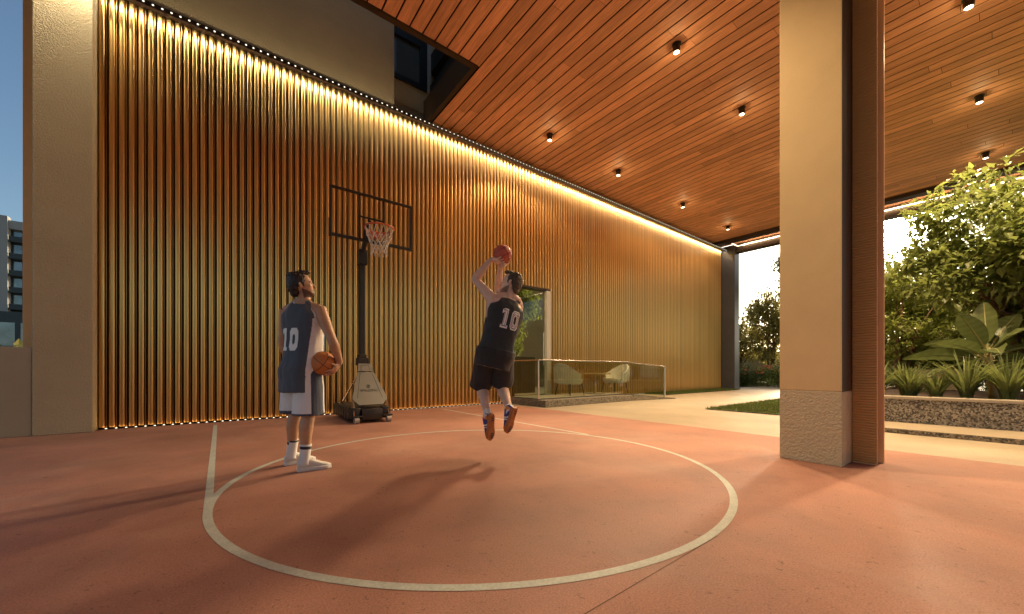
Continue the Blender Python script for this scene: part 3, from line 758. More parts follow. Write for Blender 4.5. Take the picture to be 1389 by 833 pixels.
# ------------------------------------------------------------------ beyond the far opening
mb = MB(); mb.box(31, 4, 0, 31.3, 24, 2.1); tag(mb.build('garden_wall', M['stucco'], base=(31, 14, 0)), 'pale garden wall behind the shrubs in the far opening', 'wall')
tree('warm_tree', 'tall warm leaved tree beside the square column in the far opening', 'tree', (27.5, 9.0, 0), (27.5, 9.0, 3.7), 2.2, 1.25, 2.3, 260, .5, 20, .26, LO, stems=3, rad=.08, gaps=.1, seed=21)
tree('warm_tree', 'lower olive tree beside the dark pier in the far opening', 'tree', (29, 11.5, 0), (29, 11.5, 2.9), 2.0, 1.5, 1.6, 260, .45, 20, .24, LO, stems=3, rad=.08, gaps=.05, seed=25)
FL = mat('orange flowers', (.55, .18, .04), .6, tone=.3)
for i, (x, y, rx, ry, rz) in enumerate(((22.5, 7.6, .9, .9, .62), (22.6, 8.9, .9, .8, .5), (23.5, 7.0, .9, 1.0, .75), (24.2, 9.8, .8, .9, .7))):
    t = shrub('flowering_shrub', ['flowering shrub right of centre in the far opening', 'low dark shrub beside the lamp post in the far opening', 'flowering shrub nearest the square column in the far opening', 'shrub under the lower olive tree in the far opening'][i], 'shrub', (x, y, 0), rx, ry, rz, 90, .24, 30, .13, LG, 'shrubs in the far opening', seed=30 + i)
    m = MB(); 
    for _ in range(70):
        a = random.uniform(0, 2 * PI); q = random.random() ** .5; m.t = random.random()
        m.sphere((x + rx * q * math.cos(a), y + ry * q * math.sin(a), rz * (1.75 - .6 * q * q) + random.uniform(-.1, .05)), .035, 5, 4)
    m.build('blossom_foliage', FL, t)
# far woods closing the horizon
mb = MB()
for i in range(520):
    a = R(random.uniform(-30, 110)); d = random.uniform(60, 75); h = random.uniform(1.0, 3.4) * (0.6 if math.degrees(a) > 60 else 1)
    clump(mb, (d * math.cos(a), d * math.sin(a), h), 2.2, 26, 1.1, .2)
mb.t = .5
kind(mb.build('far_woods', LO, fix=False), 'stuff')

# tree behind the glazed door
mb = MB(); mb.box(5.0, 12.2, 0, 15, 12.4, 6, .01); mb.box(4.8, 8.3, 0, 5.0, 12.2, 6)
tag(mb.build('courtyard_wall', M['parapet'], base=(7, 10.7, 0)), 'shaded courtyard wall seen through the glazed doorway', 'wall')
mb = MB(); mb.box(5.0, 8.26, 0, 15, 12.2, .15); kind(mb.build('courtyard_floor', M['paving']), 'structure')
pot = thing('planter_box', 'dark square planter box behind the glazed doorway', 'planter', (7.35, 9.25, .15))
mb = MB(); mb.box(6.95, 8.9, .15, 7.75, 9.6, 1.25, .01); mb.build('box', mat('grey planter panel', (.12, .11, .09), .6, var=.1), pot)
mb = MB(); mb.box(7.0, 8.95, 1.22, 7.7, 9.55, 1.255); mb.build('soil', M['soil'], pot)
tree('potted_tree', 'bright leafy tree growing in the planter box behind the doorway', 'tree', (7.35, 9.25, 1.25), (7.25, 9.2, 2.6), .85, .75, 1.25, 260, .2, 34, .12, LY, stems=2, rad=.03, gaps=.1, seed=40)

# ------------------------------------------------------------------ far left: apartment block and hedge
apt = thing('apartment_building', 'far apartment block with balconies seen past the left edge', 'building', (-34, 103, 0))
W1 = mat('pale block wall', (.24, .24, .23), .7); W2 = mat('slate block wall', (.03, .042, .045), .7)
PG = mat('block window glass', (.16, .22, .26), .08, .3, spec=.9, var=.4, vscale=.35)
mb = MB(); mb.box(-46, 103, 0, -22, 115, 26); mb.build('wall', W2, apt)
mb = MB(); mb.box(-29.0, 101.6, 10.5, -28.2, 103, 26.6); mb.box(-31.6, 101.6, 25.6, -29.0, 103, 26.6); mb.box(-28.2, 101.9, 24.6, -24, 103, 26.0); mb.build('pale_frame', W1, apt)
for f in range(5):
    z = 11.4 + f * 2.85
    for x0, x1 in ((-32.4, -29.1), (-28.1, -24.6)):
        mb = MB(); mb.box(x0, 101.7, z - .35, x1, 103, z); mb.box(x0, 101.7, z, x1, 101.78, z + .55); mb.build('balcony', W2, apt)
        mb = MB()
        for k in range(3):
            w_ = (x1 - x0 - .4) / 3; mb.box(x0 + .2 + k * w_, 102.93, z + .1, x0 + .08 + (k + 1) * w_, 102.98, z + 2.2)
        mb.build('window', PG, apt)
mb = MB(); mb.box(-46, 99, 0, -22, 102.4, 10.4); mb.build('podium', W2, apt)
for k in range(4):
    mb = MB(); mb.box(-33 + k * 2.3, 98.93, 4.8, -31.3 + k * 2.3, 98.99, 8.6); mb.build('window', PG, apt)
shrub('hedge', 'clipped hedge with yellow tips behind the low parapet wall', 'hedge', (-3.6, 9.6, 0), 1.5, .5, .74, 240, .16, 36, .09, LD, seed=50)
# ------------------------------------------------------------------ basketball hoop
hp = thing('basketball_hoop', 'portable basketball hoop with clear backboard, black pole and silver base cover', 'basketball hoop', (1.95, 6.8, 0))
PLAST = mat('black base plastic', (.022, .018, .015), .42, var=.15, vscale=5, bump=.1, bscale=90)
SILV = mat('silver cover panel', (.20, .20, .175), .42, .4, var=.04, vscale=3)
mb = MB()
nr = 7
for i in range(nr):     # ribbed ballast tank
    y0 = 6.42 + i * .155; mb.box(1.63, y0, .045, 2.27, y0 + .145, .25 - .0 * i, .02)
mb.box(1.66, 6.45, .05, 2.24, 7.5, .22)
mb.box(1.64, 6.27, .06, 1.78, 6.415, .25, .025); mb.box(2.12, 6.27, .06, 2.26, 6.415, .25, .025)
mb.box(1.785, 6.23, .05, 2.115, 6.40, .225, .012)
mb.box(1.66, 6.2, .1, 1.8, 6.27, .125, .006); mb.box(2.11, 6.2, .1, 2.27, 6.27, .125, .006)
mb.build('base', PLAST, hp, smooth=40)
WHL = mat('grey caster wheel', (.40, .36, .31), .35, .3)
for x in (1.70, 2.21):
    m = MB(); m.cyl((x - .035, 6.225, .05), (x + .035, 6.225, .05), .05, n=18); m.cyl((x - .045, 6.225, .05), (x + .045, 6.225, .05), .018, n=10); m.build('wheel', WHL, hp, smooth=40)
mb = MB(); mb.box(1.90, 6.745, .25, 1.985, 6.83, 2.83, .008); mb.build('pole', M['black'], hp)
mb = MB(); mb.box(1.855, 6.69, .93, 2.03, 6.86, 1.06, .01); mb.box(1.88, 6.72, 1.06, 2.005, 6.85, 1.12, .01); mb.build('collar', PLAST, hp)
mb = MB(); mb.box(1.875, 6.70, 2.66, 2.01, 6.86, 2.92, .012); mb.build('elbow_bracket', M['black'], hp)
mb = MB(); mb.tube([(1.945, 6.78, 2.80), (1.955, 6.62, 3.02), (1.985, 6.47, 3.16)], .036, n=8); mb.tube([(1.945, 6.80, 2.9), (1.97, 6.66, 3.25), (1.985, 6.47, 3.33)], .022, n=8); mb.build('arm', M['black'], hp, smooth=60)
# cover panel: trapezoid plate sloping forward
def panel_pt(u, w, off=0.0):    # w 0 bottom .. 1 top
    z = .28 + .67 * w; y = 6.30 + .37 * w; return (1.945 + u, y - off * .87, z + off * .5)
def plate(m, poly, th=.02, off=0.0):
    a = [panel_pt(u, w, off + th) for u, w in poly]; b = [panel_pt(u, w, off) for u, w in poly]
    n = len(poly); o = len(m.v); m.v += a + b
    m.face([o + i for i in range(n)]); m.face([o + n + i for i in range(n - 1, -1, -1)])
    for i in range(n): m.face((o + i, o + (i + 1) % n, o + n + (i + 1) % n, o + n + i))
mb = MB(); plate(mb, [(-.19, 0), (.19, 0), (.275, .13), (.275, .18), (.135, .785), (-.135, .785), (-.275, .18), (-.275, .13)])
plate(mb, [(-.13, .81), (.13, .81), (.10, 1), (-.10, 1)])
cov = mb.build('weight_cover', SILV, hp)
mb = MB()
for a, b_ in (((-.2, .16), (-.095, .775)), ((.2, .16), (.095, .775)), ((-.075, .82), (-.06, .96)), ((.075, .82), (.06, .96)), ((-.06, .96), (.06, .96))):
    mb.tube([panel_pt(*a, off=.021), panel_pt(*b_, off=.021)], .003, n=5)
g = mb.mesh('groove', [M['black']]); g.transform(Matrix.Translation(-Vector(hp['_base']))); go = bpy.data.objects.new('groove', g); C.objects.link(go); go.parent = cov
tm = text_mesh('SPALDING', .062, .0006)
INK = mat('dark grey print', (.07, .065, .055), .6)
ex = Vector((1, 0, 0)); ez = (Vector(panel_pt(0, 1)) - Vector(panel_pt(0, 0))).normalized(); ey = ez.cross(ex)
for v in tm.vertices:
    c = v.co.copy(); v.co = Vector(panel_pt(0, .335, .024)) + ex * c.x * .98 + ez * c.y - ey * c.z
tm.materials.append(INK); tm.transform(Matrix.Translation(-Vector(hp['_base']))); to = bpy.data.objects.new('lettering', tm); C.objects.link(to); to.parent = cov
mb = MB(); c0 = Vector(panel_pt(.0, .435, .023))
mb.tube([c0 + ex * .028 * math.cos(t) + ez * .028 * math.sin(t) for t in [2 * PI * i / 20 for i in range(20)]], .0032, n=5, closed=True)
mb.tube([c0 - ex * .028, c0 + ez * .008, c0 + ex * .028], .003, n=5, sub=4); mb.tube([c0 - ez * .028, c0 + ex * .009, c0 + ez * .028], .003, n=5, sub=4)
e = mb.mesh('emblem', [INK]); e.transform(Matrix.Translation(-Vector(hp['_base']))); eo = bpy.data.objects.new('emblem', e); C.objects.link(eo); eo.parent = cov
mb = MB()
for s_ in (-1, 1):
    mb.tube([panel_pt(.26 * s_, .17, -.01), (1.945 + .255 * s_ + .02 * s_, 6.235, .115)], .011, n=6)
    mb.tube([panel_pt(.10 * s_, .8, -.02), (1.945 + .2 * s_, 7.35, .24)], .016, n=6)
mb.build('brace', M['steel'], hp)
# backboard
BY = 6.40; bx0, bx1, bz0, bz1 = 1.343, 2.68, 2.95, 3.735
bb = MB()
for a in ((bx0, bz0, bx1, bz0 + .045), (bx0, bz1 - .032, bx1, bz1), (bx0, bz0 + .045, bx0 + .032, bz1 - .032), (bx1 - .032, bz0 + .045, bx1, bz1 - .032)): bb.box(a[0], BY - .016, a[1], a[2], BY + .022, a[3])
for x in (bx0 - .008, bx1 - .026): bb.box(x, BY - .02, bz0 - .006, x + .034, BY + .026, bz0 + .27)
for x in (1.80, 2.185): bb.box(x - .014, BY + .006, bz0 + .045, x + .014, BY + .03, bz1 - .032)
bb.box(1.814, BY + .007, 3.345, 2.171, BY + .029, 3.37)
for x in (1.945, 2.04): bb.box(x - .012, BY + .008, 3.0, x + .012, BY + .028, 3.345)
bd = bb.build('backboard', M['black'], hp)
mb = MB(); mb.box(bx0 + .033, BY - .003, bz0 + .046, bx1 - .033, BY + .003, bz1 - .033)
pn = mb.mesh('clear_panel', [M['boardglass']]); pn.transform(Matrix.Translation(-Vector(hp['_base']))); po = bpy.data.objects.new('clear_panel', pn); C.objects.link(po); po.parent = bd
RIMC = Vector((2.0, 6.06, 3.10)); RR = .222
RIM = mat('orange red rim paint', (.62, .13, .055), .4)
mb = MB(); mb.tube([RIMC + Vector((RR * math.cos(t), RR * math.sin(t), 0)) for t in [2 * PI * i / 36 for i in range(36)]], .0125, n=8, closed=True)
mb.box(1.91, 6.275, 3.02, 2.09, 6.382, 3.112, .01); mb.tube([(1.93, 6.3, 3.04), (1.82, 6.2, 3.09)], .01, n=6); mb.tube([(2.07, 6.3, 3.04), (2.18, 6.2, 3.09)], .01, n=6)
mb.build('rim', RIM, hp, smooth=50)
mb = MB(); lev = [(0, .215), (-.13, .19), (-.21, .155), (-.275, .13), (-.335, .118), (-.40, .122)]; NN = 12
def knot(k, i): 
    z, r = lev[k]; t = 2 * PI * (i + (.5 if k % 2 else 0)) / NN; return RIMC + Vector((r * math.cos(t), r * math.sin(t), z + .006 * math.sin(i * 5 + k)))
for k in range(len(lev) - 1):
    for i in range(NN):
        for j in ((i, i - 1) if k % 2 == 0 else (i, i + 1)):
            a, b_ = knot(k, i), knot(k + 1, j); mid = (a + b_) / 2; mid += (mid - Vector((RIMC.x, RIMC.y, mid.z))) * -.03
            mb.tube([a, mid, b_], .0055, n=5)
for i in range(NN): mb.tube([knot(5, i), knot(5, i) + Vector((0, 0, -.03))], .007, n=5)
mb.build('net', mat('white net cord', (.72, .68, .58), .7), hp, smooth=True)

# ------------------------------------------------------------------ balls
def make_ball(name, label, r, loc, rot, colr):
    m = MB(); m.sphere((0, 0, 0), r, 40, 24); m.k = 1
    rr = r * 1.003; th = r * .022
    N_ = 56
    circ = [2 * PI * i / N_ for i in range(N_)]
    m.tube([(rr * math.cos(t), rr * math.sin(t), 0) for t in circ], th, n=6, closed=True)
    m.tube([(0, rr * math.cos(t), rr * math.sin(t)) for t in circ], th, n=6, closed=True)
    for s_ in (-1, 1):
        pts = []
        for t in circ:
            v = Vector((s_ * (.62 + .16 * math.cos(2 * t)), .80 * math.cos(t), .80 * math.sin(t))); pts.append(v.normalized() * rr)
        m.tube(pts, th, n=6, closed=True)
    bm_ = mat(name + ' leather', colr, .5, var=.06, vscale=14, bump=.25, bscale=520, bdetail=0)
    o = m.build('basketball', [bm_, M['black']], None, smooth=True)
    o.location = loc; o.rotation_euler = rot; tag(o, label, 'basketball'); return o

# ------------------------------------------------------------------ people
SK1 = mat('tanned skin', (.52, .28, .15), .5, var=.08, vscale=18, bump=.08, bscale=120)
SK2 = mat('fair skin', (.70, .46, .33), .5, var=.08, vscale=18, bump=.08, bscale=120)
for k in (SK1, SK2):
    p = k.node_tree.nodes['Principled BSDF']; p.inputs['Subsurface Weight'].default_value = .12; p.inputs['Subsurface Radius'].default_value = (.02, .008, .004); p.inputs['Subsurface Scale'].default_value = .5
LIP = mat('lip', (.34, .13, .09), .5); EYEW = mat('eye white', (.6, .56, .5), .3); EYED = mat('dark iris', (.02, .012, .008), .2)
HAIR1 = mat('dark brown hair', (.022, .012, .008), .5, var=.5, vscale=40, stretch=(1, 1, .25), bump=.9, bscale=85)
HAIR2 = mat('brown hair', (.07, .048, .022), .55, var=.5, vscale=45, stretch=(1, 1, .3), bump=.9, bscale=85)
def beardmat(col): return mat('short beard stubble', col, .7, var=.4, vscale=160, bump=.4, bscale=300)
def cloth(name, col, rough=.75): return mat(name, col, rough, var=.05, vscale=6, grain=.05, gscale=260, bump=.12, bscale=300, sheen=.15)
SLATE = cloth('slate jersey', (.065, .08, .10)); WHITE = cloth('white jersey panel', (.78, .76, .72)); SKYB = cloth('light blue edging', (.12, .42, .66)); NAVY = cloth('navy short panel', (.045, .055, .085))
BLACKJ = cloth('black jersey', (.022, .027, .027)); BLUE = cloth('royal blue edging', (.02, .12, .55)); BLACKS = cloth('black shorts', (.018, .017, .016)); NUM = mat('number print', (.80, .79, .74), .5)
NUMD = mat('number inline', (.08, .085, .085), .5)
SOCK = cloth('white ribbed sock', (.74, .72, .68)); SOCKB = cloth('dark sock stripe', (.03, .03, .035))
SHW = mat('cream white shoe', (.70, .66, .58), .5, var=.05, vscale=9); SOLEW = mat('white rubber sole', (.72, .69, .62), .55)
SHB = mat('royal blue shoe', (.02, .035, .22), .45); SOLEO = mat('orange rubber sole', (.42, .14, .03), .55, var=.18, vscale=30, bump=.5, bscale=110); SHO = mat('orange shoe patch', (.75, .25, .03), .5); SHN = mat('navy sole patch', (.03, .035, .08), .5)

class Pose:
    def __init__(s, px, d, H):
        s.d0 = d; s.l0 = (px - 694.5) * d / 515; s.k = H / 1.75
        s.base = Vector((SIN * d + COS * s.l0, COS * d - SIN * s.l0, 0))
    def P(s, x, y, v=0.0):     # a joint seen at photo pixel x, y, lying v behind the person's base plane
        d = s.d0 + v
        return Vector(((x - 694.5) * d / 515 - s.l0, v, EYE + (502 - y) * d / 515))

def fdir(phi, tilt=0): return Vector((math.sin(R(phi)) * math.cos(R(tilt)), math.cos(R(phi)) * math.cos(R(tilt)), math.sin(R(tilt))))
SEC = [(-.20, .135, .110, -.012), (-.10, .160, .125, -.018), (0, .170, .128, -.018), (.14, .162, .116, -.006), (.28, .146, .104, .004), (.45, .155, .110, .006), (.62, .172, .120, .004), (.76, .180, .117, -.004), (.88, .168, .098, -.010), (.95, .125, .078, -.012), (1.0, .078, .066, -.012)]
class Torso:
    def __init__(s, Pv, N, hr, sr, k, curve=0.0):
        s.P, s.N, s.k = Pv, N, k; s.up = (N - Pv).normalized(); s.L = (N - Pv).length; s.hr, s.sr = hr, sr; s.curve = curve
    def frame(s, q):
        t = max(0, min(1, q)); r = (s.hr * (1 - t) + s.sr * t); r = (r - s.up * r.dot(s.up)).normalized(); f = s.up.cross(r)
        return s.P + s.up * (q * s.L) + f * (s.curve * math.sin(PI * t)), r, f
    def ring(s, q, a, b, yo, n=36, e=2.5):
        c, r, f = s.frame(q); out = []
        for i in range(n):
            t = 2 * PI * i / n; ct, st_ = math.cos(t), math.sin(t)
            out.append(c + r * (s.k * a * math.copysign(abs(ct) ** (2 / e), ct)) + f * (s.k * (yo + b * math.copysign(abs(st_) ** (2 / e), st_))))
        return out
    def at(s, q):
        for i in range(len(SEC) - 1):
            if SEC[i][0] <= q <= SEC[i + 1][0]:
                t = (q - SEC[i][0]) / (SEC[i + 1][0] - SEC[i][0]); return tuple(SEC[i][j] * (1 - t) + SEC[i + 1][j] * t for j in (1, 2, 3))
        return SEC[0][1:] if q < SEC[0][0] else SEC[-1][1:]

def head_parts(mb, k, HM, eyes=None):
    """head in its own frame: origin at the neck pivot, +y forward, +x right; HM maps to the person's frame"""
    def T(v): return HM @ (Vector(v) * k)
    def el(c, r, nu=24, nv=16):
        m = MB(); m.sphere(c, r, nu, nv); mb.add([T(v) for v in m.v], m.f)
    def tb(p, r, n=10, sub=3):
        m = MB(); m.tube(p, r, n=n, sub=sub); mb.add([T(v) for v in m.v], m.f)
    el((0, .004, .160), (.074, .095, .092))
    rings = []
    for z, a, b, yo in ((.028, .020, .026, .066), (.038, .036, .046, .050), (.062, .050, .060, .036), (.095, .060, .068, .028), (.125, .066, .075, .020), (.155, .069, .080, .014), (.185, .066, .080, .010)):
        rings.append([T((a * math.copysign(abs(math.cos(t)) ** .85, math.cos(t)), yo + b * math.sin(t), z)) for t in [2 * PI * i / 28 for i in range(28)]])
    mb.loft(rings)
    tb([(0, .090, .148), (0, .100, .128), (0, .114, .108), (0, .098, .098)], [.009, .010, .0125, .009])
    for s_ in (-1, 1):
        tb([(.008 * s_, .098, .102), (.013 * s_, .098, .101)], [.008, .006])
        tb([(.012 * s_, .090, .156), (.030 * s_, .090, .160), (.050 * s_, .076, .154)], [.007, .008, .006])      # brow
        el((.042 * s_, .062, .122), (.020, .022, .016), 14, 10)                                               # cheek
        tb([(.072 * s_, .002, .146), (.083 * s_, -.010, .150), (.086 * s_, -.016, .135), (.080 * s_, -.006, .114), (.073 * s_, .004, .112)], [.005, .007, .007, .006, .004], n=8)
        el((.075 * s_, -.002, .130), (.008, .014, .018), 12, 8)
    tb([(-.022, .086, .072), (0, .097, .075), (.022, .086, .072)], [.004, .0065, .004])
    tb([(-.018, .086, .064), (0, .094, .063), (.018, .086, .064)], [.004, .0065, .004])
    el((0, .083, .040), (.022, .016, .014), 14, 10)

def grip(mb, ball, br, palm, fing, k, wrist, elbow_dir, spread=(-24, -8, 7, 22), lens=(.072, .082, .078, .062), thumb=62, th_len=.06):
    """a hand lying on a ball: palm = unit vector ball centre -> palm centre, fing = direction the fingers run"""
    pn = palm.normalized(); g = (fing - pn * fing.dot(pn)).normalized(); s = pn.cross(g)
    rad = br + .011 * k
    def on(dirv, arc, up=0.0):   # point reached by going arc metres along the ball from the palm centre
        a = arc / rad; return ball + (pn * math.cos(a) + dirv * math.sin(a)) * (rad + up)
    root = on(g, -.045 * k, .004)
    for i, (sp, ln) in enumerate(zip(spread, lens)):
        off = (i - 1.5) * .021 * k
        dv = (g * math.cos(R(sp)) + s * math.sin(R(sp)))
        b0 = on(g, .030 * k) + s * off
        b0 = ball + (b0 - ball).normalized() * (rad + .002)
        pd = (b0 - ball).normalized(); dd = (dv - pd * dv.dot(pd)).normalized()
        pts = [root + s * off * .6, b0]
        for f in (.35, .68, 1.0):
            a = f * ln * k / rad; pts.append(ball + (pd * math.cos(a) + dd * math.sin(a)) * (rad - .001))
        mb.tube(pts, [.014 * k, .0105 * k, .0092 * k, .0084 * k, .0065 * k], n=8, sub=3)
    mb.sphere(on(g, -.005 * k, .004), (.036 * k, .042 * k, .014 * k), 14, 10, axes=(s, g, pn))
    tv = (g * math.cos(R(thumb)) + s * math.sin(R(thumb)))
    b0 = on((g * -.6 + s * math.copysign(.8, thumb)).normalized(), .03 * k)
    pts = [root, b0]; pd = (b0 - ball).normalized(); dd = (tv - pd * tv.dot(pd)).normalized()
    for f in (.5, 1.0):
        a = f * th_len * k / rad; pts.append(ball + (pd * math.cos(a) + dd * math.sin(a)) * (rad + .001))
    mb.tube(pts, [.015 * k, .0135 * k, .011 * k, .008 * k], n=8, sub=3)
    mb.tube([wrist, (wrist + root) / 2 + pn * .006, root, on(g, -.01 * k, .004)], [.026 * k, .026 * k, .026 * k, .02 * k], n=10, sub=3)

def arm(mb, S, E, W, k):
    ax = (W - E).normalized()
    mb.tube([S + (S - E) * .06, S, S.lerp(E, .35), S.lerp(E, .75), E, E.lerp(W, .28), E.lerp(W, .65), W], [.050 * k, .061 * k, .052 * k, .042 * k, .040 * k, .045 * k, .034 * k, .026 * k], n=16, sub=4)
def leg(mb, Hh, K, A, k, back):
    mb.tube([Hh, Hh.lerp(K, .4), Hh.lerp(K, .8), K], [.092 * k, .080 * k, .062 * k, .056 * k], n=18, sub=4)
    c1 = K.lerp(A, .28) + back * .014 * k; c2 = K.lerp(A, .6) + back * .006 * k
    mb.tube([K.lerp(Hh, .12), K, c1, c2, K.lerp(A, .85), A], [.056 * k, .053 * k, .060 * k, .046 * k, .036 * k, .037 * k], n=18, sub=4)

def shoe(parent, heel, toe, up, L, mats, name='shoe', sole_mats=None, ankle=None):
    """heel: under the heel, toe: direction, up: out of the foot's top"""
    t = toe.normalized(); u = (up - t * up.dot(t)).normalized(); s = t.cross(u)
    def Pp(a, b, c): return heel + t * a * L + s * b * L + u * c * L
    out = [(0.0, .085), (.12, .125), (.3, .125), (.5, .135), (.68, .175), (.82, .172), (.93, .12), (1.0, .04)]
    def outline(f, n=40):
        pts = []
        P2, Q2 = catmull([Vector((a, w, 0)) for a, w in out], [0] * len(out), 4)
        for v in P2: pts.append((v.x, v.y * f))
        return pts
    def ringy(f, c, tx=0, curl=0):
        o_ = outline(f); r = [(a + tx, b, c + curl * max(0, a - .75) ** 1.3) for a, b in o_] + [(a + tx, -b * .92, c + curl * max(0, a - .75) ** 1.3) for a, b in reversed(o_)]
        return [Pp(*q) for q in r]
    ms = MB(); ms.loft([ringy(.98, 0, 0, .1), ringy(1.1, .03, 0, .1), ringy(1.1, .11, -.01, .1), ringy(1.0, .125, 0, .1)])
    mu = MB()
    secs = [(.0, .085, .32), (.10, .115, .42), (.26, .125, .45), (.40, .128, .40), (.55, .138, .32), (.70, .152, .25), (.84, .148, .205), (.95, .10, .165)]
    rings = []
    for a, w, h in secs:
        r = []
        for i in range(24):
            q = 2 * PI * i / 24; cz, cy = math.sin(q), math.cos(q)
            zz = .08 + (h - .08) * .5 * (1 + math.copysign(abs(cz) ** .8, cz)); yy = w * math.copysign(abs(cy) ** .75, cy) * (1 - .35 * max(0, cz) ** 2)
            r.append(Pp(a, yy, zz))
        rings.append(r)
    mu.loft(rings)
    if ankle is not None:
        mu.tube([Pp(.2, 0, .22), Pp(.2, 0, .34).lerp(ankle, .25)], [.115 * L, .135 * L], n=16)
    # laces
    me = solid_mesh(mu, .0065, 2, .5)
    for m_ in mats: me.materials.append(m_)
    if len(mats) > 2:
        idx = []
        for p in me.polygons:
            r = p.center - heel; a, b, c = r.dot(t) / L, r.dot(s) / L, r.dot(u) / L
            idx.append(2 if (.05 < a < .2 and abs(b) > .05 and c > .16) else (1 if (.30 < a - c * .5 < .36 or .42 < a - c * .4 < .46) and abs(b) > .04 else 0))
        me.polygons.foreach_set('material_index', idx)
    else:
        pass
    o = bpy.data.objects.new(name, me); C.objects.link(o); o.parent = parent
    if sole_mats and len(sole_mats) > 1:
        ms.k = 1
        for a, w in ((.12, .08), (.2, .09), (.72, .13), (.80, .12), (.88, .08)):
            ms.hexa([Pp(a - .025, -w * .2, -.012), Pp(a + .01, w * .9, -.012), Pp(a + .05, w * .9, -.012), Pp(a + .02, -w * .2, -.012), Pp(a - .025, -w * .2, .01), Pp(a + .01, w * .9, .01), Pp(a + .05, w * .9, .01), Pp(a + .02, -w * .2, .01)])
    sm = ms.mesh('sole', sole_mats or [SOLEW])
    so = bpy.data.objects.new('sole', sm); C.objects.link(so); so.parent = o
    sm.polygons.foreach_set('use_smooth', [True] * len(sm.polygons)); sm.set_sharp_from_angle(angle=R(45))
    ml = MB()
    for a in (.44, .50, .56, .62):
        h = .375 - (a - .44) * .55
        ml.tube([Pp(a, -.06, h - .035), Pp(a + .01, 0, h + .012), Pp(a, .06, h - .035)], .0045, n=5, sub=3)
    lm = ml.mesh('lace', [mats[1] if len(mats) > 1 else mats[0]]); lo = bpy.data.objects.new('lace', lm); C.objects.link(lo); lo.parent = o
    return o

def wrinkle(amp, f, st):
    def fn(co):
        q = Vector((co.x * st[0], co.y * st[1], co.z * st[2])) * f
        return amp * (noise.noise(q) + .5 * noise.noise(q * 2.3 + Vector((5, 1, 2))))
    return fn

DIGITS = {'1': [(.02, .0, .58, .16), (.02, .0, .58, .16), (.20, .16, .42, 1.0), (.02, .76, .22, .92)],
          '0': None}
def in_digit(ch, u, v, inset=0.0):
    """u, v in 0..1 over the digit's box"""
    i = inset
    if ch == '1':
        return (.28 + i < u < .72 - i and i < v < 1 - i) or (.08 + i < u < .92 - i and i < v < .15 - i * .2) or (.06 + i < u < .5 and .80 - (.28 - u) * .4 + i < v < 1 - i * .5 - max(0, (.28 - u)) * .4)
    c = .2
    def octa(u, v, m, cc):
        return m < u < 1 - m and m * .8 < v < 1 - m * .8 and (u - m) + (v - m * .8) * 1.2 > cc and (1 - m - u) + (v - m * .8) * 1.2 > cc and (u - m) + (1 - m * .8 - v) * 1.2 > cc and (1 - m - u) + (1 - m * .8 - v) * 1.2 > cc
    return octa(u, v, i, c) and not octa(u, v, .34 - i, .12)
def number_on(parent, me_cloth, torso, q, wid, hgt, k, m_main, m_in=None, xoff=0, name='number'):
    bv = BVHTree.FromPolygons([v.co.copy() for v in me_cloth.vertices], [list(p.vertices) for p in me_cloth.polygons])
    c, r, f = torso.frame(q); up = torso.up; mb = MB(); st_ = .0042; dw = wid * .46
    nx, nz = int(wid / st_), int(hgt / st_)
    for ch, x0 in (('1', -wid / 2), ('0', wid / 2 - dw)):
        for a in range(int(dw / st_)):
            for b_ in range(nz):
                u, v = (a + .5) * st_ / dw, (b_ + .5) * st_ / hgt
                if not in_digit(ch, u, v): continue
                mb.k = 0
                if m_in is not None and in_digit(ch, u, v, .085) and not in_digit(ch, u, v, .125): mb.k = 1
                vs = []
                for da, db in ((0, 0), (1, 0), (1, 1), (0, 1)):
                    o_ = c + r * (xoff + x0 + (a + da) * st_) + up * (-hgt / 2 + (b_ + db) * st_) - f * .5
                    hit = bv.ray_cast(o_, f)
                    if hit[0] is None: break
                    vs.append(hit[0] - f * .0035)
                if len(vs) == 4: mb.add(vs, [(0, 1, 2, 3)])
    ms = [m_main] + ([m_in] if m_in is not None else [])
    me = mb.mesh(name, ms); o = bpy.data.objects.new(name, me); C.objects.link(o); o.parent = parent
    return o

def child(name, me, mats, parent):
    for m_ in mats: me.materials.append(m_)
    o = bpy.data.objects.new(name, me); C.objects.link(o); o.parent = parent; return o

def hair(parent, k, HM, blobs, material, amp):
    mb = MB()
    for c, r in blobs:
        m = MB(); m.sphere(c, r, 26, 18); mb.add([HM @ (Vector(v) * k) for v in m.v], m.f)
    inv = HM.inverted()
    def fn(co):
        q = inv @ co
        return amp * (noise.noise(Vector((q.x * 60, q.y * 25, q.z * 40))) + .7 * noise.noise(Vector((q.x * 130, q.y * 60, q.z * 80))))
    me = solid_mesh(mb, .0045, 2, .5, fn)
    return child('hair', me, [material], parent)

def eyes(parent, k, HM):
    for s_ in (-1, 1):
        m = MB(); m.sphere((0, 0, 0), .0125, 14, 10); m.k = 1; m.sphere((0, .0085, 0), .0062, 10, 8)
        vs = [HM @ ((Vector((.031 * s_, .0755, .142)) + Vector(v)) * k) for v in m.v]; m.v = [tuple(v) for v in vs]
        me = m.mesh('eye', [EYEW, EYED]); me.polygons.foreach_set('use_smooth', [True] * len(me.polygons))
        o = bpy.data.objects.new('eye', me); C.objects.link(o); o.parent = parent

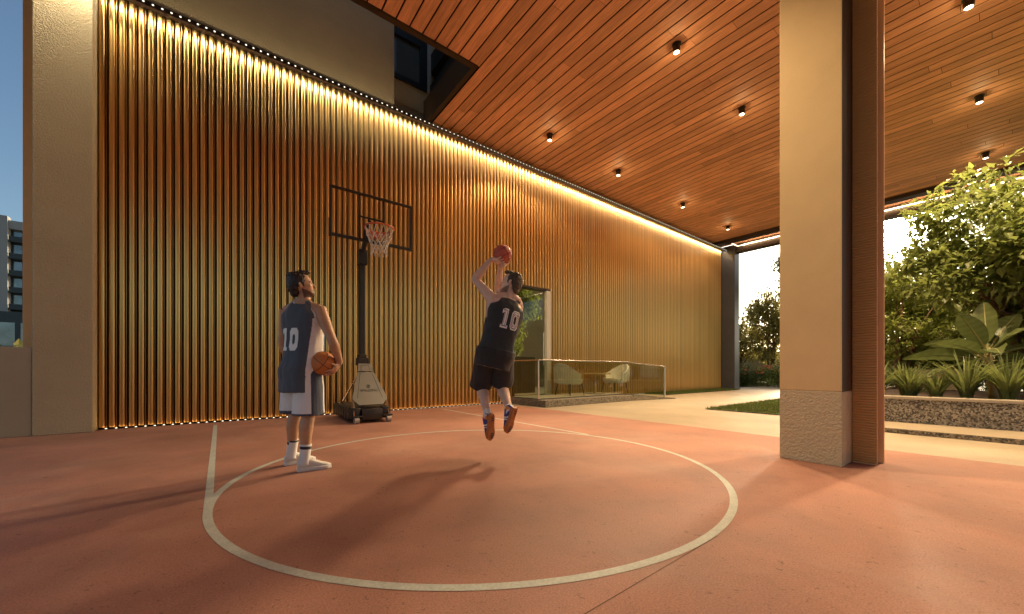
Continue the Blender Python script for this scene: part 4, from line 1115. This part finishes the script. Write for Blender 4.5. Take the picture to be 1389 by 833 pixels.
def paint_face(me, k, HM, beard=True):
    inv = HM.inverted(); idx = []
    for p in me.polygons:
        q = (inv @ p.center) / k; i = 0
        if abs(q.x) < .09 and -.03 < q.y < .14 and 0 < q.z < .2:
            lowjaw = q.y > .0 and q.z < (.058 if q.y > .07 else .066 + max(0, .07 - q.y) * .55)
            must = .078 < q.z < .092 and q.y > .07 and abs(q.x) < .03
            if beard and (lowjaw or must) and q.z > .02: i = 1
            if .060 < q.z < .079 and q.y > .085 and abs(q.x) < .02: i = 2
        idx.append(i)
    me.polygons.foreach_set('material_index', idx)

def head_matrix(piv, phi, pitch, roll=0):
    return Matrix.Translation(piv) @ Matrix.Rotation(-R(phi), 4, 'Z') @ Matrix.Rotation(R(pitch), 4, 'X') @ Matrix.Rotation(R(roll), 4, 'Y')

# ---------- the standing player
def standing():
    A = Pose(409, 3.2, 1.66); k = A.k
    root = thing('person', 'standing man in slate number ten jersey and white shorts holding a ball at his hip', 'person', A.base, -AZ, local=True)
    phi = 12
    r = Vector((math.cos(R(phi)), -math.sin(R(phi)), 0)); f = fdir(phi)
    hphi = 30; hr = Vector((math.cos(R(hphi)), -math.sin(R(hphi)), 0)); hf = fdir(hphi)
    Pv = A.P(410, 500, .06); N = A.P(411, 413, .06)
    T = Torso(Pv, N, hr, r, k, .012)
    RS = N - T.up * .062 * k + r * .176 * k; LS = N - T.up * .062 * k - r * .176 * k
    RE = A.P(451, 463, -.06); RW = A.P(461, 491, .04)
    ball = A.P(439, 493, .02); br = .102
    ball_w = (A.base, ball)
    mb = MB()
    mb.loft([T.ring(*s) for s in SEC])
    piv = N + T.up * .035 * k + f * .012
    HM = head_matrix(piv, 58, 12)
    mb.tube([N - T.up * .08 * k, N, piv + T.up * .06 * k + f * .01], [.07 * k, .060 * k, .054 * k], n=18, sub=3)
    for s_, S in ((1, RS), (-1, LS)):
        mb.tube([N + T.up * .03 * k - f * .012 * k + r * s_ * .03 * k, N - T.up * .02 * k - f * .012 * k + r * s_ * .09 * k, S + T.up * .012 * k], [.04 * k, .042 * k, .044 * k], n=12, sub=3)
        mb.sphere(N - T.up * .16 * k + r * s_ * .08 * k + f * .07 * k, (.085 * k, .05 * k, .065 * k), 16, 10, axes=(r, f, T.up))
    for s_ in (-1, 1): mb.sphere(Pv + hr * s_ * .075 * k - hf * .055 * k - T.up * .03, .088 * k, 16, 12)
    head_parts(mb, k, HM)
    arm(mb, RS, RE, RW, k)
    LE = LS + Vector((-.05, .03, -.27)) * k; LW = LE + f * .10 * k + Vector((0, 0, -.23)) * k; arm(mb, LS, LE, LW, k)
    hd = (LW - LE).normalized(); hs = hd.cross(f).normalized()
    for i in range(4):
        b0 = LW + hd * .075 * k + f * (i - 1.5) * .019 * k; mb.tube([LW, b0, b0 + hd * .035 * k - hs * .006, b0 + hd * .065 * k - hs * .02], [.016 * k, .0105 * k, .009 * k, .007 * k], n=8, sub=3)
    mb.sphere(LW + hd * .045 * k, (.016 * k, .038 * k, .045 * k), 12, 8, axes=(hs, f, hd)); mb.tube([LW + hd * .02, LW + f * .04 * k + hd * .05 * k, LW + f * .045 * k + hd * .09 * k], [.014 * k, .012 * k, .008 * k], n=8, sub=3)
    grip(mb, ball, br, (RW + Vector((.03, -.02, -.07)) - ball).normalized() * 1.0, Vector((-.75, -.35, -.5)), k, RW, None, thumb=-70)
    # legs
    RF = A.P(403, 640, -.03); LF = A.P(386, 629, .17)
    RH = Pv + hr * .092 * k - T.up * .01; LH = Pv - hr * .092 * k - T.up * .01
    RF.z = LF.z = 0.0
    tr, tl = fdir(54), fdir(42)
    RA = RF + tr * .055 + Vector((0, 0, .095)); LA = LF + tl * .055 + Vector((0, 0, .095))
    RK = RH.lerp(RA, .5) + hf * .02; LK = LH.lerp(LA, .5) + hf * .02
    leg(mb, RH, RK, RA, k, -hf); leg(mb, LH, LK, LA, k, -hf)
    body = solid_mesh(mb, .0052, 3, .5)
    for m_ in (SK1, beardmat((.11, .055, .032)), LIP): body.materials.append(m_)
    paint_face(body, k, HM)
    o = bpy.data.objects.new('body', body); C.objects.link(o); o.parent = root
    eyes(root, k, HM)
    hair(root, k, HM, [((0, -.012, .170), (.080, .094, .090)), ((0, -.055, .135), (.074, .055, .075)), ((0, .030, .246), (.058, .062, .026)), ((.005, .07, .250), (.042, .034, .020)), ((0, -.03, .235), (.066, .06, .03)),
        ((.068, .018, .150), (.012, .014, .034)), ((-.068, .018, .150), (.012, .014, .034)), ((0, -.062, .078), (.052, .034, .04))], HAIR1, .0035)
    # jersey
    jm = MB(); rings = []
    for q in (-.36, -.28, -.18, -.08, .0, .1, .2, .32, .45, .6, .72, .82, .88, .93, .965, .985):
        a, b, yo = T.at(q); e = .018 + .020 * max(0, .5 - q)
        a2 = max(a, .158 if q < .5 else 0) + e; b2 = max(b, .118 if q < .5 else 0) + e
        if q > .85: a2 = min(a2, .172 - (q - .85) * .55)
        rings.append(T.ring(q, a2, b2, yo))
    jm.loft(rings)
    for s_, S in ((1, RS), (-1, LS)):
        jm.tube([N + T.up * .004 * k - f * .012 * k + r * s_ * .045 * k, N - T.up * .022 * k - f * .012 * k + r * s_ * .085 * k, N - T.up * .045 * k - f * .010 * k + r * s_ * .116 * k], [.043 * k, .048 * k, .040 * k], n=14, sub=3)
    jme = solid_mesh(jm, .006, 4, .6, wrinkle(.011, 8, (1.3, 1.3, .45)))
    # armhole edging where the arm leaves the cloth
    am = MB(); arm(am, RS, RE, RW, k); arm(am, LS, LE, LW, k)
    bv = BVHTree.FromPolygons([Vector(v) for v in am.v], am.f)
    nk = MB(); nk.tube([N - T.up * .08 * k, N, piv + T.up * .06 * k], [.07 * k, .062 * k, .058 * k], n=18, sub=3); bn = BVHTree.FromPolygons([Vector(v) for v in nk.v], nk.f)
    idx = []
    for p in jme.polygons:
        c = p.center; q = (c - T.P).dot(T.up) / T.L; cc, rr_, ff = T.frame(q); d = c - cc
        ang = math.degrees(math.atan2(d.dot(ff), d.dot(rr_)))
        i = 0
        if (-24 < ang < 22 or ang > 158 or ang < -156) and q < .66 + .1 * (1 if ang < -10 else 0): i = 1
        elif (22 <= ang < 32 or 148 < ang <= 158) and q < .66: i = 2
        if bv.find_nearest(c)[3] < .014 and q > .55: i = 1
        if q > .9 and bn.find_nearest(c)[3] < .018: i = 1
        if q < -.335 and i == 0: i = 0
        idx.append(i)
    jme.polygons.foreach_set('material_index', idx)
    jo = child('jersey', jme, [SLATE, WHITE, SKYB], root)
    number_on(jo, jme, T, .44, .185, .19, k, NUM, xoff=-.01)
    # shorts
    sm = MB(); rings = []
    for q in (-.02, -.1, -.2):
        a, b, yo = T.at(q); rings.append(T.ring(q, max(a, .155) + .006, max(b, .12) + .008, yo))
    sm.loft(rings)
    for s_, Hh, K in ((1, RH, RK), (-1, LH, LK)):
        e = Hh.lerp(K, 1.0); e.z = .475 if s_ == 1 else .49
        sm.tube([Hh + T.up * .04, Hh.lerp(e, .4), Hh.lerp(e, .8), e], [.104 * k, .120 * k, .128 * k, .134 * k], n=24, sub=4)
    sme = solid_mesh(sm, .006, 3, .5, wrinkle(.008, 7, (1.3, 1.3, .35)))
    idx = []
    for p in sme.polygons:
        c = p.center; d = c - (RH.lerp(RK, .5) if (c - Pv).dot(hr) > 0 else LH.lerp(LK, .5)); d.z = 0
        ang = math.degrees(math.atan2(d.dot(hf), d.dot(hr))); side = (c - Pv).dot(hr) > 0
        if not side: ang = 180 - ang if ang > 0 else -180 - ang
        i = 1 if -22 < ang < 38 else 0
        if c.z < .487 + (0 if side else .012): i = 1
        idx.append(i)
    sme.polygons.foreach_set('material_index', idx)
    child('shorts', sme, [WHITE, NAVY], root)
    for K, Aa in ((RK, RA), (LK, LA)):
        m = MB(); top = K.lerp(Aa, .66 if K is RK else .64)
        m.tube([top, top.lerp(Aa, .5), Aa, Aa - Vector((0, 0, .04))], [.0485 * k, .044 * k, .044 * k, .048 * k], n=20, sub=3)
        me = m.mesh('sock', [SOCK, SOCKB]); 
        me.polygons.foreach_set('material_index', [1 if top.z - .032 < p.center.z < top.z - .012 else 0 for p in me.polygons]); me.polygons.foreach_set('use_smooth', [True] * len(me.polygons))
        so = bpy.data.objects.new('sock', me); C.objects.link(so); so.parent = root
    shoe(root, RF, tr, Vector((0, 0, 1)), .262, [SHW, SOLEW], ankle=RA); shoe(root, LF, tl, Vector((0, 0, 1)), .262, [SHW, SOLEW], ankle=LA)
    return root, ball, br
p1, b1, br1 = standing()
bp1 = Vector(p1.location) + Matrix.Rotation(-AZ, 3, 'Z') @ b1
make_ball('orange ball', 'orange basketball held on the hip of the standing man', br1 - .001, bp1, (R(35), R(20), R(40)), (.62, .19, .035))

# ---------- the jumping player
def shooter():
    A = Pose(675, 3.75, 1.74); k = A.k
    root = thing('person', 'man in black number ten jersey jumping to shoot a ball, arms raised', 'person', A.base, -AZ, local=True)
    phi = -22; hphi = -8
    tl = Vector((.10, 0, 0))
    r = Vector((math.cos(R(phi)), -math.sin(R(phi)), -.10)).normalized(); f = fdir(phi)
    hr = Vector((math.cos(R(hphi)), -math.sin(R(hphi)), .02)).normalized(); hf = fdir(hphi)
    Pv = A.P(671, 481, .0); N = A.P(688.5, 406, .03)
    T = Torso(Pv, N, hr, r, k, -.02)
    ball = A.P(681.5, 345, .16); br = .098
    LS = A.P(668, 405, .05); RS = A.P(703, 409, .0)
    LS = N - T.up * .03 * k - r * .150 * k; RS = N - T.up * .03 * k + r * .135 * k + f * .05
    LE = A.P(644.5, 379, .10); LW = A.P(664, 354, .14)
    RE = A.P(676, 393, .34); RW = A.P(679, 362, .20)
    mb = MB(); mb.loft([T.ring(*s) for s in SEC])
    piv = N + T.up * .03 * k - f * .0 + Vector((.0, .02, 0))
    HM = head_matrix(piv, -72, 14, 6)
    mb.tube([N - T.up * .08 * k, N, piv + T.up * .06 * k], [.07 * k, .060 * k, .055 * k], n=18, sub=3)
    for s_, S in ((1, RS), (-1, LS)):
        mb.tube([N + T.up * .03 * k - f * .012 * k + r * s_ * .03 * k, N - T.up * .0 * k - f * .012 * k + r * s_ * .09 * k, S + T.up * .012 * k], [.042 * k, .048 * k, .05 * k], n=12, sub=3)
        mb.tube([N - T.up * .22 * k + r * s_ * .13 * k - f * .02, S], [.06 * k, .062 * k], n=14)        # lats drawn up with the arms
    for s_ in (-1, 1): mb.sphere(Pv + hr * s_ * .075 * k - hf * .055 * k - T.up * .03, .088 * k, 16, 12)
    head_parts(mb, k, HM)
    arm(mb, LS, LE, LW, k); arm(mb, RS, RE, RW, k)
    grip(mb, ball, br, (Vector((-.62, -.25, -.62))), Vector((.95, -.35, -.05)), k, LW, None, spread=(-20, -7, 8, 24), thumb=-68)
    grip(mb, ball, br, (Vector((.05, .25, -1))), Vector((-.1, 1, .4)), k, RW, None, thumb=68)
    LH = Pv - hr * .092 * k - T.up * .01; RH = Pv + hr * .092 * k - T.up * .01
    LK = A.P(652.5, 524, .17); LA = A.P(661.5, 563, -.10)
    RK = A.P(679.5, 524, .15); RA = A.P(691.5, 557, -.16)
    leg(mb, LH, LK, LA, k, (Vector((0, -1, 0)) + Vector((.25, 0, .2))).normalized()); leg(mb, RH, RK, RA, k, (Vector((0, -1, 0)) + Vector((.25, 0, .3))).normalized())
    body = solid_mesh(mb, .0052, 3, .5)
    for m_ in (SK2, beardmat((.25, .145, .09)), LIP): body.materials.append(m_)
    paint_face(body, k, HM)
    o = bpy.data.objects.new('body', body); C.objects.link(o); o.parent = root
    eyes(root, k, HM)
    hair(root, k, HM, [((0, -.012, .168), (.079, .093, .086)), ((0, -.055, .135), (.072, .052, .072)), ((0, .040, .236), (.058, .056, .028)), ((0, .078, .242), (.042, .026, .018)), ((0, -.02, .232), (.064, .06, .024)),
        ((.068, .016, .148), (.011, .013, .032)), ((-.068, .016, .148), (.011, .013, .032)), ((0, -.062, .080), (.05, .03, .04))], HAIR2, .003)
    jm = MB(); rings = []
    for q in (-.03, .03, .1, .2, .32, .45, .6, .72, .82, .88, .93, .965, .985):
        a, b, yo = T.at(q); e = .013 + .01 * max(0, .5 - q)
        a2 = max(a, .154 if q < .5 else 0) + e; b2 = max(b, .116 if q < .5 else 0) + e
        if q > .85: a2 = min(a2, .165 - (q - .85) * .55)
        rings.append(T.ring(q, a2, b2, yo))
    jm.loft(rings)
    for s_, S in ((1, RS), (-1, LS)):
        jm.tube([N + T.up * .004 * k - f * .012 * k + r * s_ * .045 * k, N - T.up * .005 * k - f * .014 * k + r * s_ * .08 * k - T.up * .02 * k, N - T.up * .045 * k - f * .012 * k + r * s_ * .105 * k], [.041 * k, .049 * k, .046 * k], n=14, sub=3)
        jm.tube([N - T.up * .26 * k + r * s_ * .12 * k - f * .02, N - T.up * .10 * k + r * s_ * .118 * k - f * .01], [.066 * k, .062 * k], n=14)
    jme = solid_mesh(jm, .006, 4, .6, wrinkle(.010, 9, (1.0, 1.0, .8)))
    am = MB(); arm(am, RS, RE, RW, k); arm(am, LS, LE, LW, k)
    bv = BVHTree.FromPolygons([Vector(v) for v in am.v], am.f)
    nk = MB(); nk.tube([N - T.up * .08 * k, N, piv + T.up * .06 * k], [.07 * k, .062 * k, .058 * k], n=18, sub=3); bn = BVHTree.FromPolygons([Vector(v) for v in nk.v], nk.f)
    idx = []
    for p in jme.polygons:
        c = p.center; q = (c - T.P).dot(T.up) / T.L
        idx.append(1 if (bv.find_nearest(c)[3] < .015 and q > .5) or (q > .9 and bn.find_nearest(c)[3] < .018) else 0)
    jme.polygons.foreach_set('material_index', idx)
    jo = child('jersey', jme, [BLACKJ, BLUE], root)
    number_on(jo, jme, T, .62, .185, .19, k, NUM, NUMD, xoff=.035)
    sm = MB(); rings = []
    for q in (.09, .06, .0, -.06, -.15, -.24):
        a, b, yo = T.at(q); rings.append(T.ring(q, max(a, .150) + .026, max(b, .12) + .026, yo))
    sm.loft(rings)
    for s_, Hh, K in ((1, RH, RK), (-1, LH, LK)):
        e = Hh.lerp(K, .92 if s_ > 0 else .97); w_ = 1.0
        sm.tube([Hh + T.up * .04, Hh.lerp(e, .4), Hh.lerp(e, .8), e], [.102 * k, .112 * k, .118 * k, .122 * k], n=24, sub=4)
    sme = solid_mesh(sm, .006, 3, .5, wrinkle(.010, 8, (1.2, 1.2, .5)))
    child('shorts', sme, [BLACKS], root)
    for K, Aa in ((RK, RA), (LK, LA)):
        m = MB(); top = K.lerp(Aa, .86)
        m.tube([top, Aa, Aa + (Aa - K).normalized() * .03], [.040 * k, .041 * k, .045 * k], n=18, sub=2)
        me = m.mesh('sock', [SOCK]); me.polygons.foreach_set('use_smooth', [True] * len(me.polygons)); so = bpy.data.objects.new('sock', me); C.objects.link(so); so.parent = root
    # toes point down, soles to the viewer
    for Aa, hx, tx, toe_v in ((LA, A.P(668, 563, -.165), A.P(666.5, 590.5, -.10), 0), (RA, A.P(700, 554, -.225), A.P(691, 582, -.16), 0)):
        t = (tx - hx); Ls = .285 * k; t.normalize()
        upv = (Vector((-1.15, 1, .25)) - t * Vector((-1.15, 1, .25)).dot(t)).normalized()
        shoe(root, hx, t, upv, t.length * .272, [SHB, SOCK, SHO], sole_mats=[SOLEO, SHN], ankle=Aa)
    return root, ball, br
p2, b2, br2 = shooter()
bp2 = Vector(p2.location) + Matrix.Rotation(-AZ, 3, 'Z') @ b2
make_ball('red ball', 'reddish basketball about to leave the raised hands of the jumping man', br2 - .001, bp2, (R(20), R(55), R(15)), (.55, .10, .055))

# ------------------------------------------------------------------ camera, light
cam = bpy.data.cameras.new('camera'); cam.lens = 515 / 1389 * 36; cam.sensor_width = 36; cam.shift_y = 85.5 / 1389; cam.clip_end = 3000; cam.clip_start = .05
co = bpy.data.objects.new('camera', cam); C.objects.link(co); co.location = (0, 0, EYE); co.rotation_euler = (R(90), 0, -AZ); sc.camera = co
SUN_AZ, SUN_EL = R(SUNAZ), R(SUNEL)      # azimuth clockwise from +Y
sd = Vector((math.sin(SUN_AZ) * math.cos(SUN_EL), math.cos(SUN_AZ) * math.cos(SUN_EL), math.sin(SUN_EL)))
sl = bpy.data.lights.new('sun', 'SUN'); sl.energy = SUNSTR; sl.angle = R(SUNANG); sl.color = (1, .80, .52)
so = bpy.data.objects.new('sun', sl); C.objects.link(so); so.rotation_euler = (-sd).to_track_quat('-Z', 'Y').to_euler()
w = bpy.data.worlds.new('World'); sc.world = w; w.use_nodes = True; nt = w.node_tree; L = nt.links
bg = nt.nodes['Background']; sky = nd(nt, 'ShaderNodeTexSky', sky_type='NISHITA'); sky.sun_disc = False; sky.sun_elevation = SUN_EL; sky.sun_rotation = SUN_AZ; sky.air_density = 1.2; sky.dust_density = 1.0; sky.ozone_density = 2.8
bg.inputs['Strength'].default_value = SKYSTR; L.new(sky.outputs[0], bg.inputs['Color'])
# glow of the low sun in the sky itself
tc = nd(nt, 'ShaderNodeTexCoord'); vm = nd(nt, 'ShaderNodeVectorMath', operation='DOT_PRODUCT'); vm.inputs[1].default_value = sd; L.new(tc.outputs['Generated'], vm.inputs[0])
def lobe(power, amp):
    mx = nd(nt, 'ShaderNodeMath', operation='MAXIMUM'); mx.inputs[1].default_value = 0; L.new(vm.outputs['Value'], mx.inputs[0])
    pw = nd(nt, 'ShaderNodeMath', operation='POWER'); pw.inputs[1].default_value = power; L.new(mx.outputs[0], pw.inputs[0])
    ml = nd(nt, 'ShaderNodeMath', operation='MULTIPLY'); ml.inputs[1].default_value = amp; L.new(pw.outputs[0], ml.inputs[0]); return ml
l1, l2 = lobe(900, GLOW), lobe(14, GLOW2)
ad = nd(nt, 'ShaderNodeMath', operation='ADD'); L.new(l1.outputs[0], ad.inputs[0]); L.new(l2.outputs[0], ad.inputs[1])
bg2 = nd(nt, 'ShaderNodeBackground'); bg2.inputs['Color'].default_value = (1, .86, .62, 1); L.new(ad.outputs[0], bg2.inputs['Strength'])
ash = nd(nt, 'ShaderNodeAddShader'); L.new(bg.outputs[0], ash.inputs[0]); L.new(bg2.outputs[0], ash.inputs[1]); L.new(ash.outputs[0], nt.nodes['World Output'].inputs['Surface'])
sc.view_settings.view_transform = 'Standard'; sc.view_settings.look = 'None'; sc.view_settings.gamma = 1; sc.view_settings.exposure = EXPO
sc.render.engine = 'CYCLES'; sc.cycles.max_bounces = 8; sc.cycles.diffuse_bounces = 4; sc.cycles.transparent_max_bounces = 16; sc.cycles.sample_clamp_indirect = 6
sc.cycles.use_denoising = True
for o in list(bpy.data.objects):
    if '_base' in o.keys(): del o['_base']
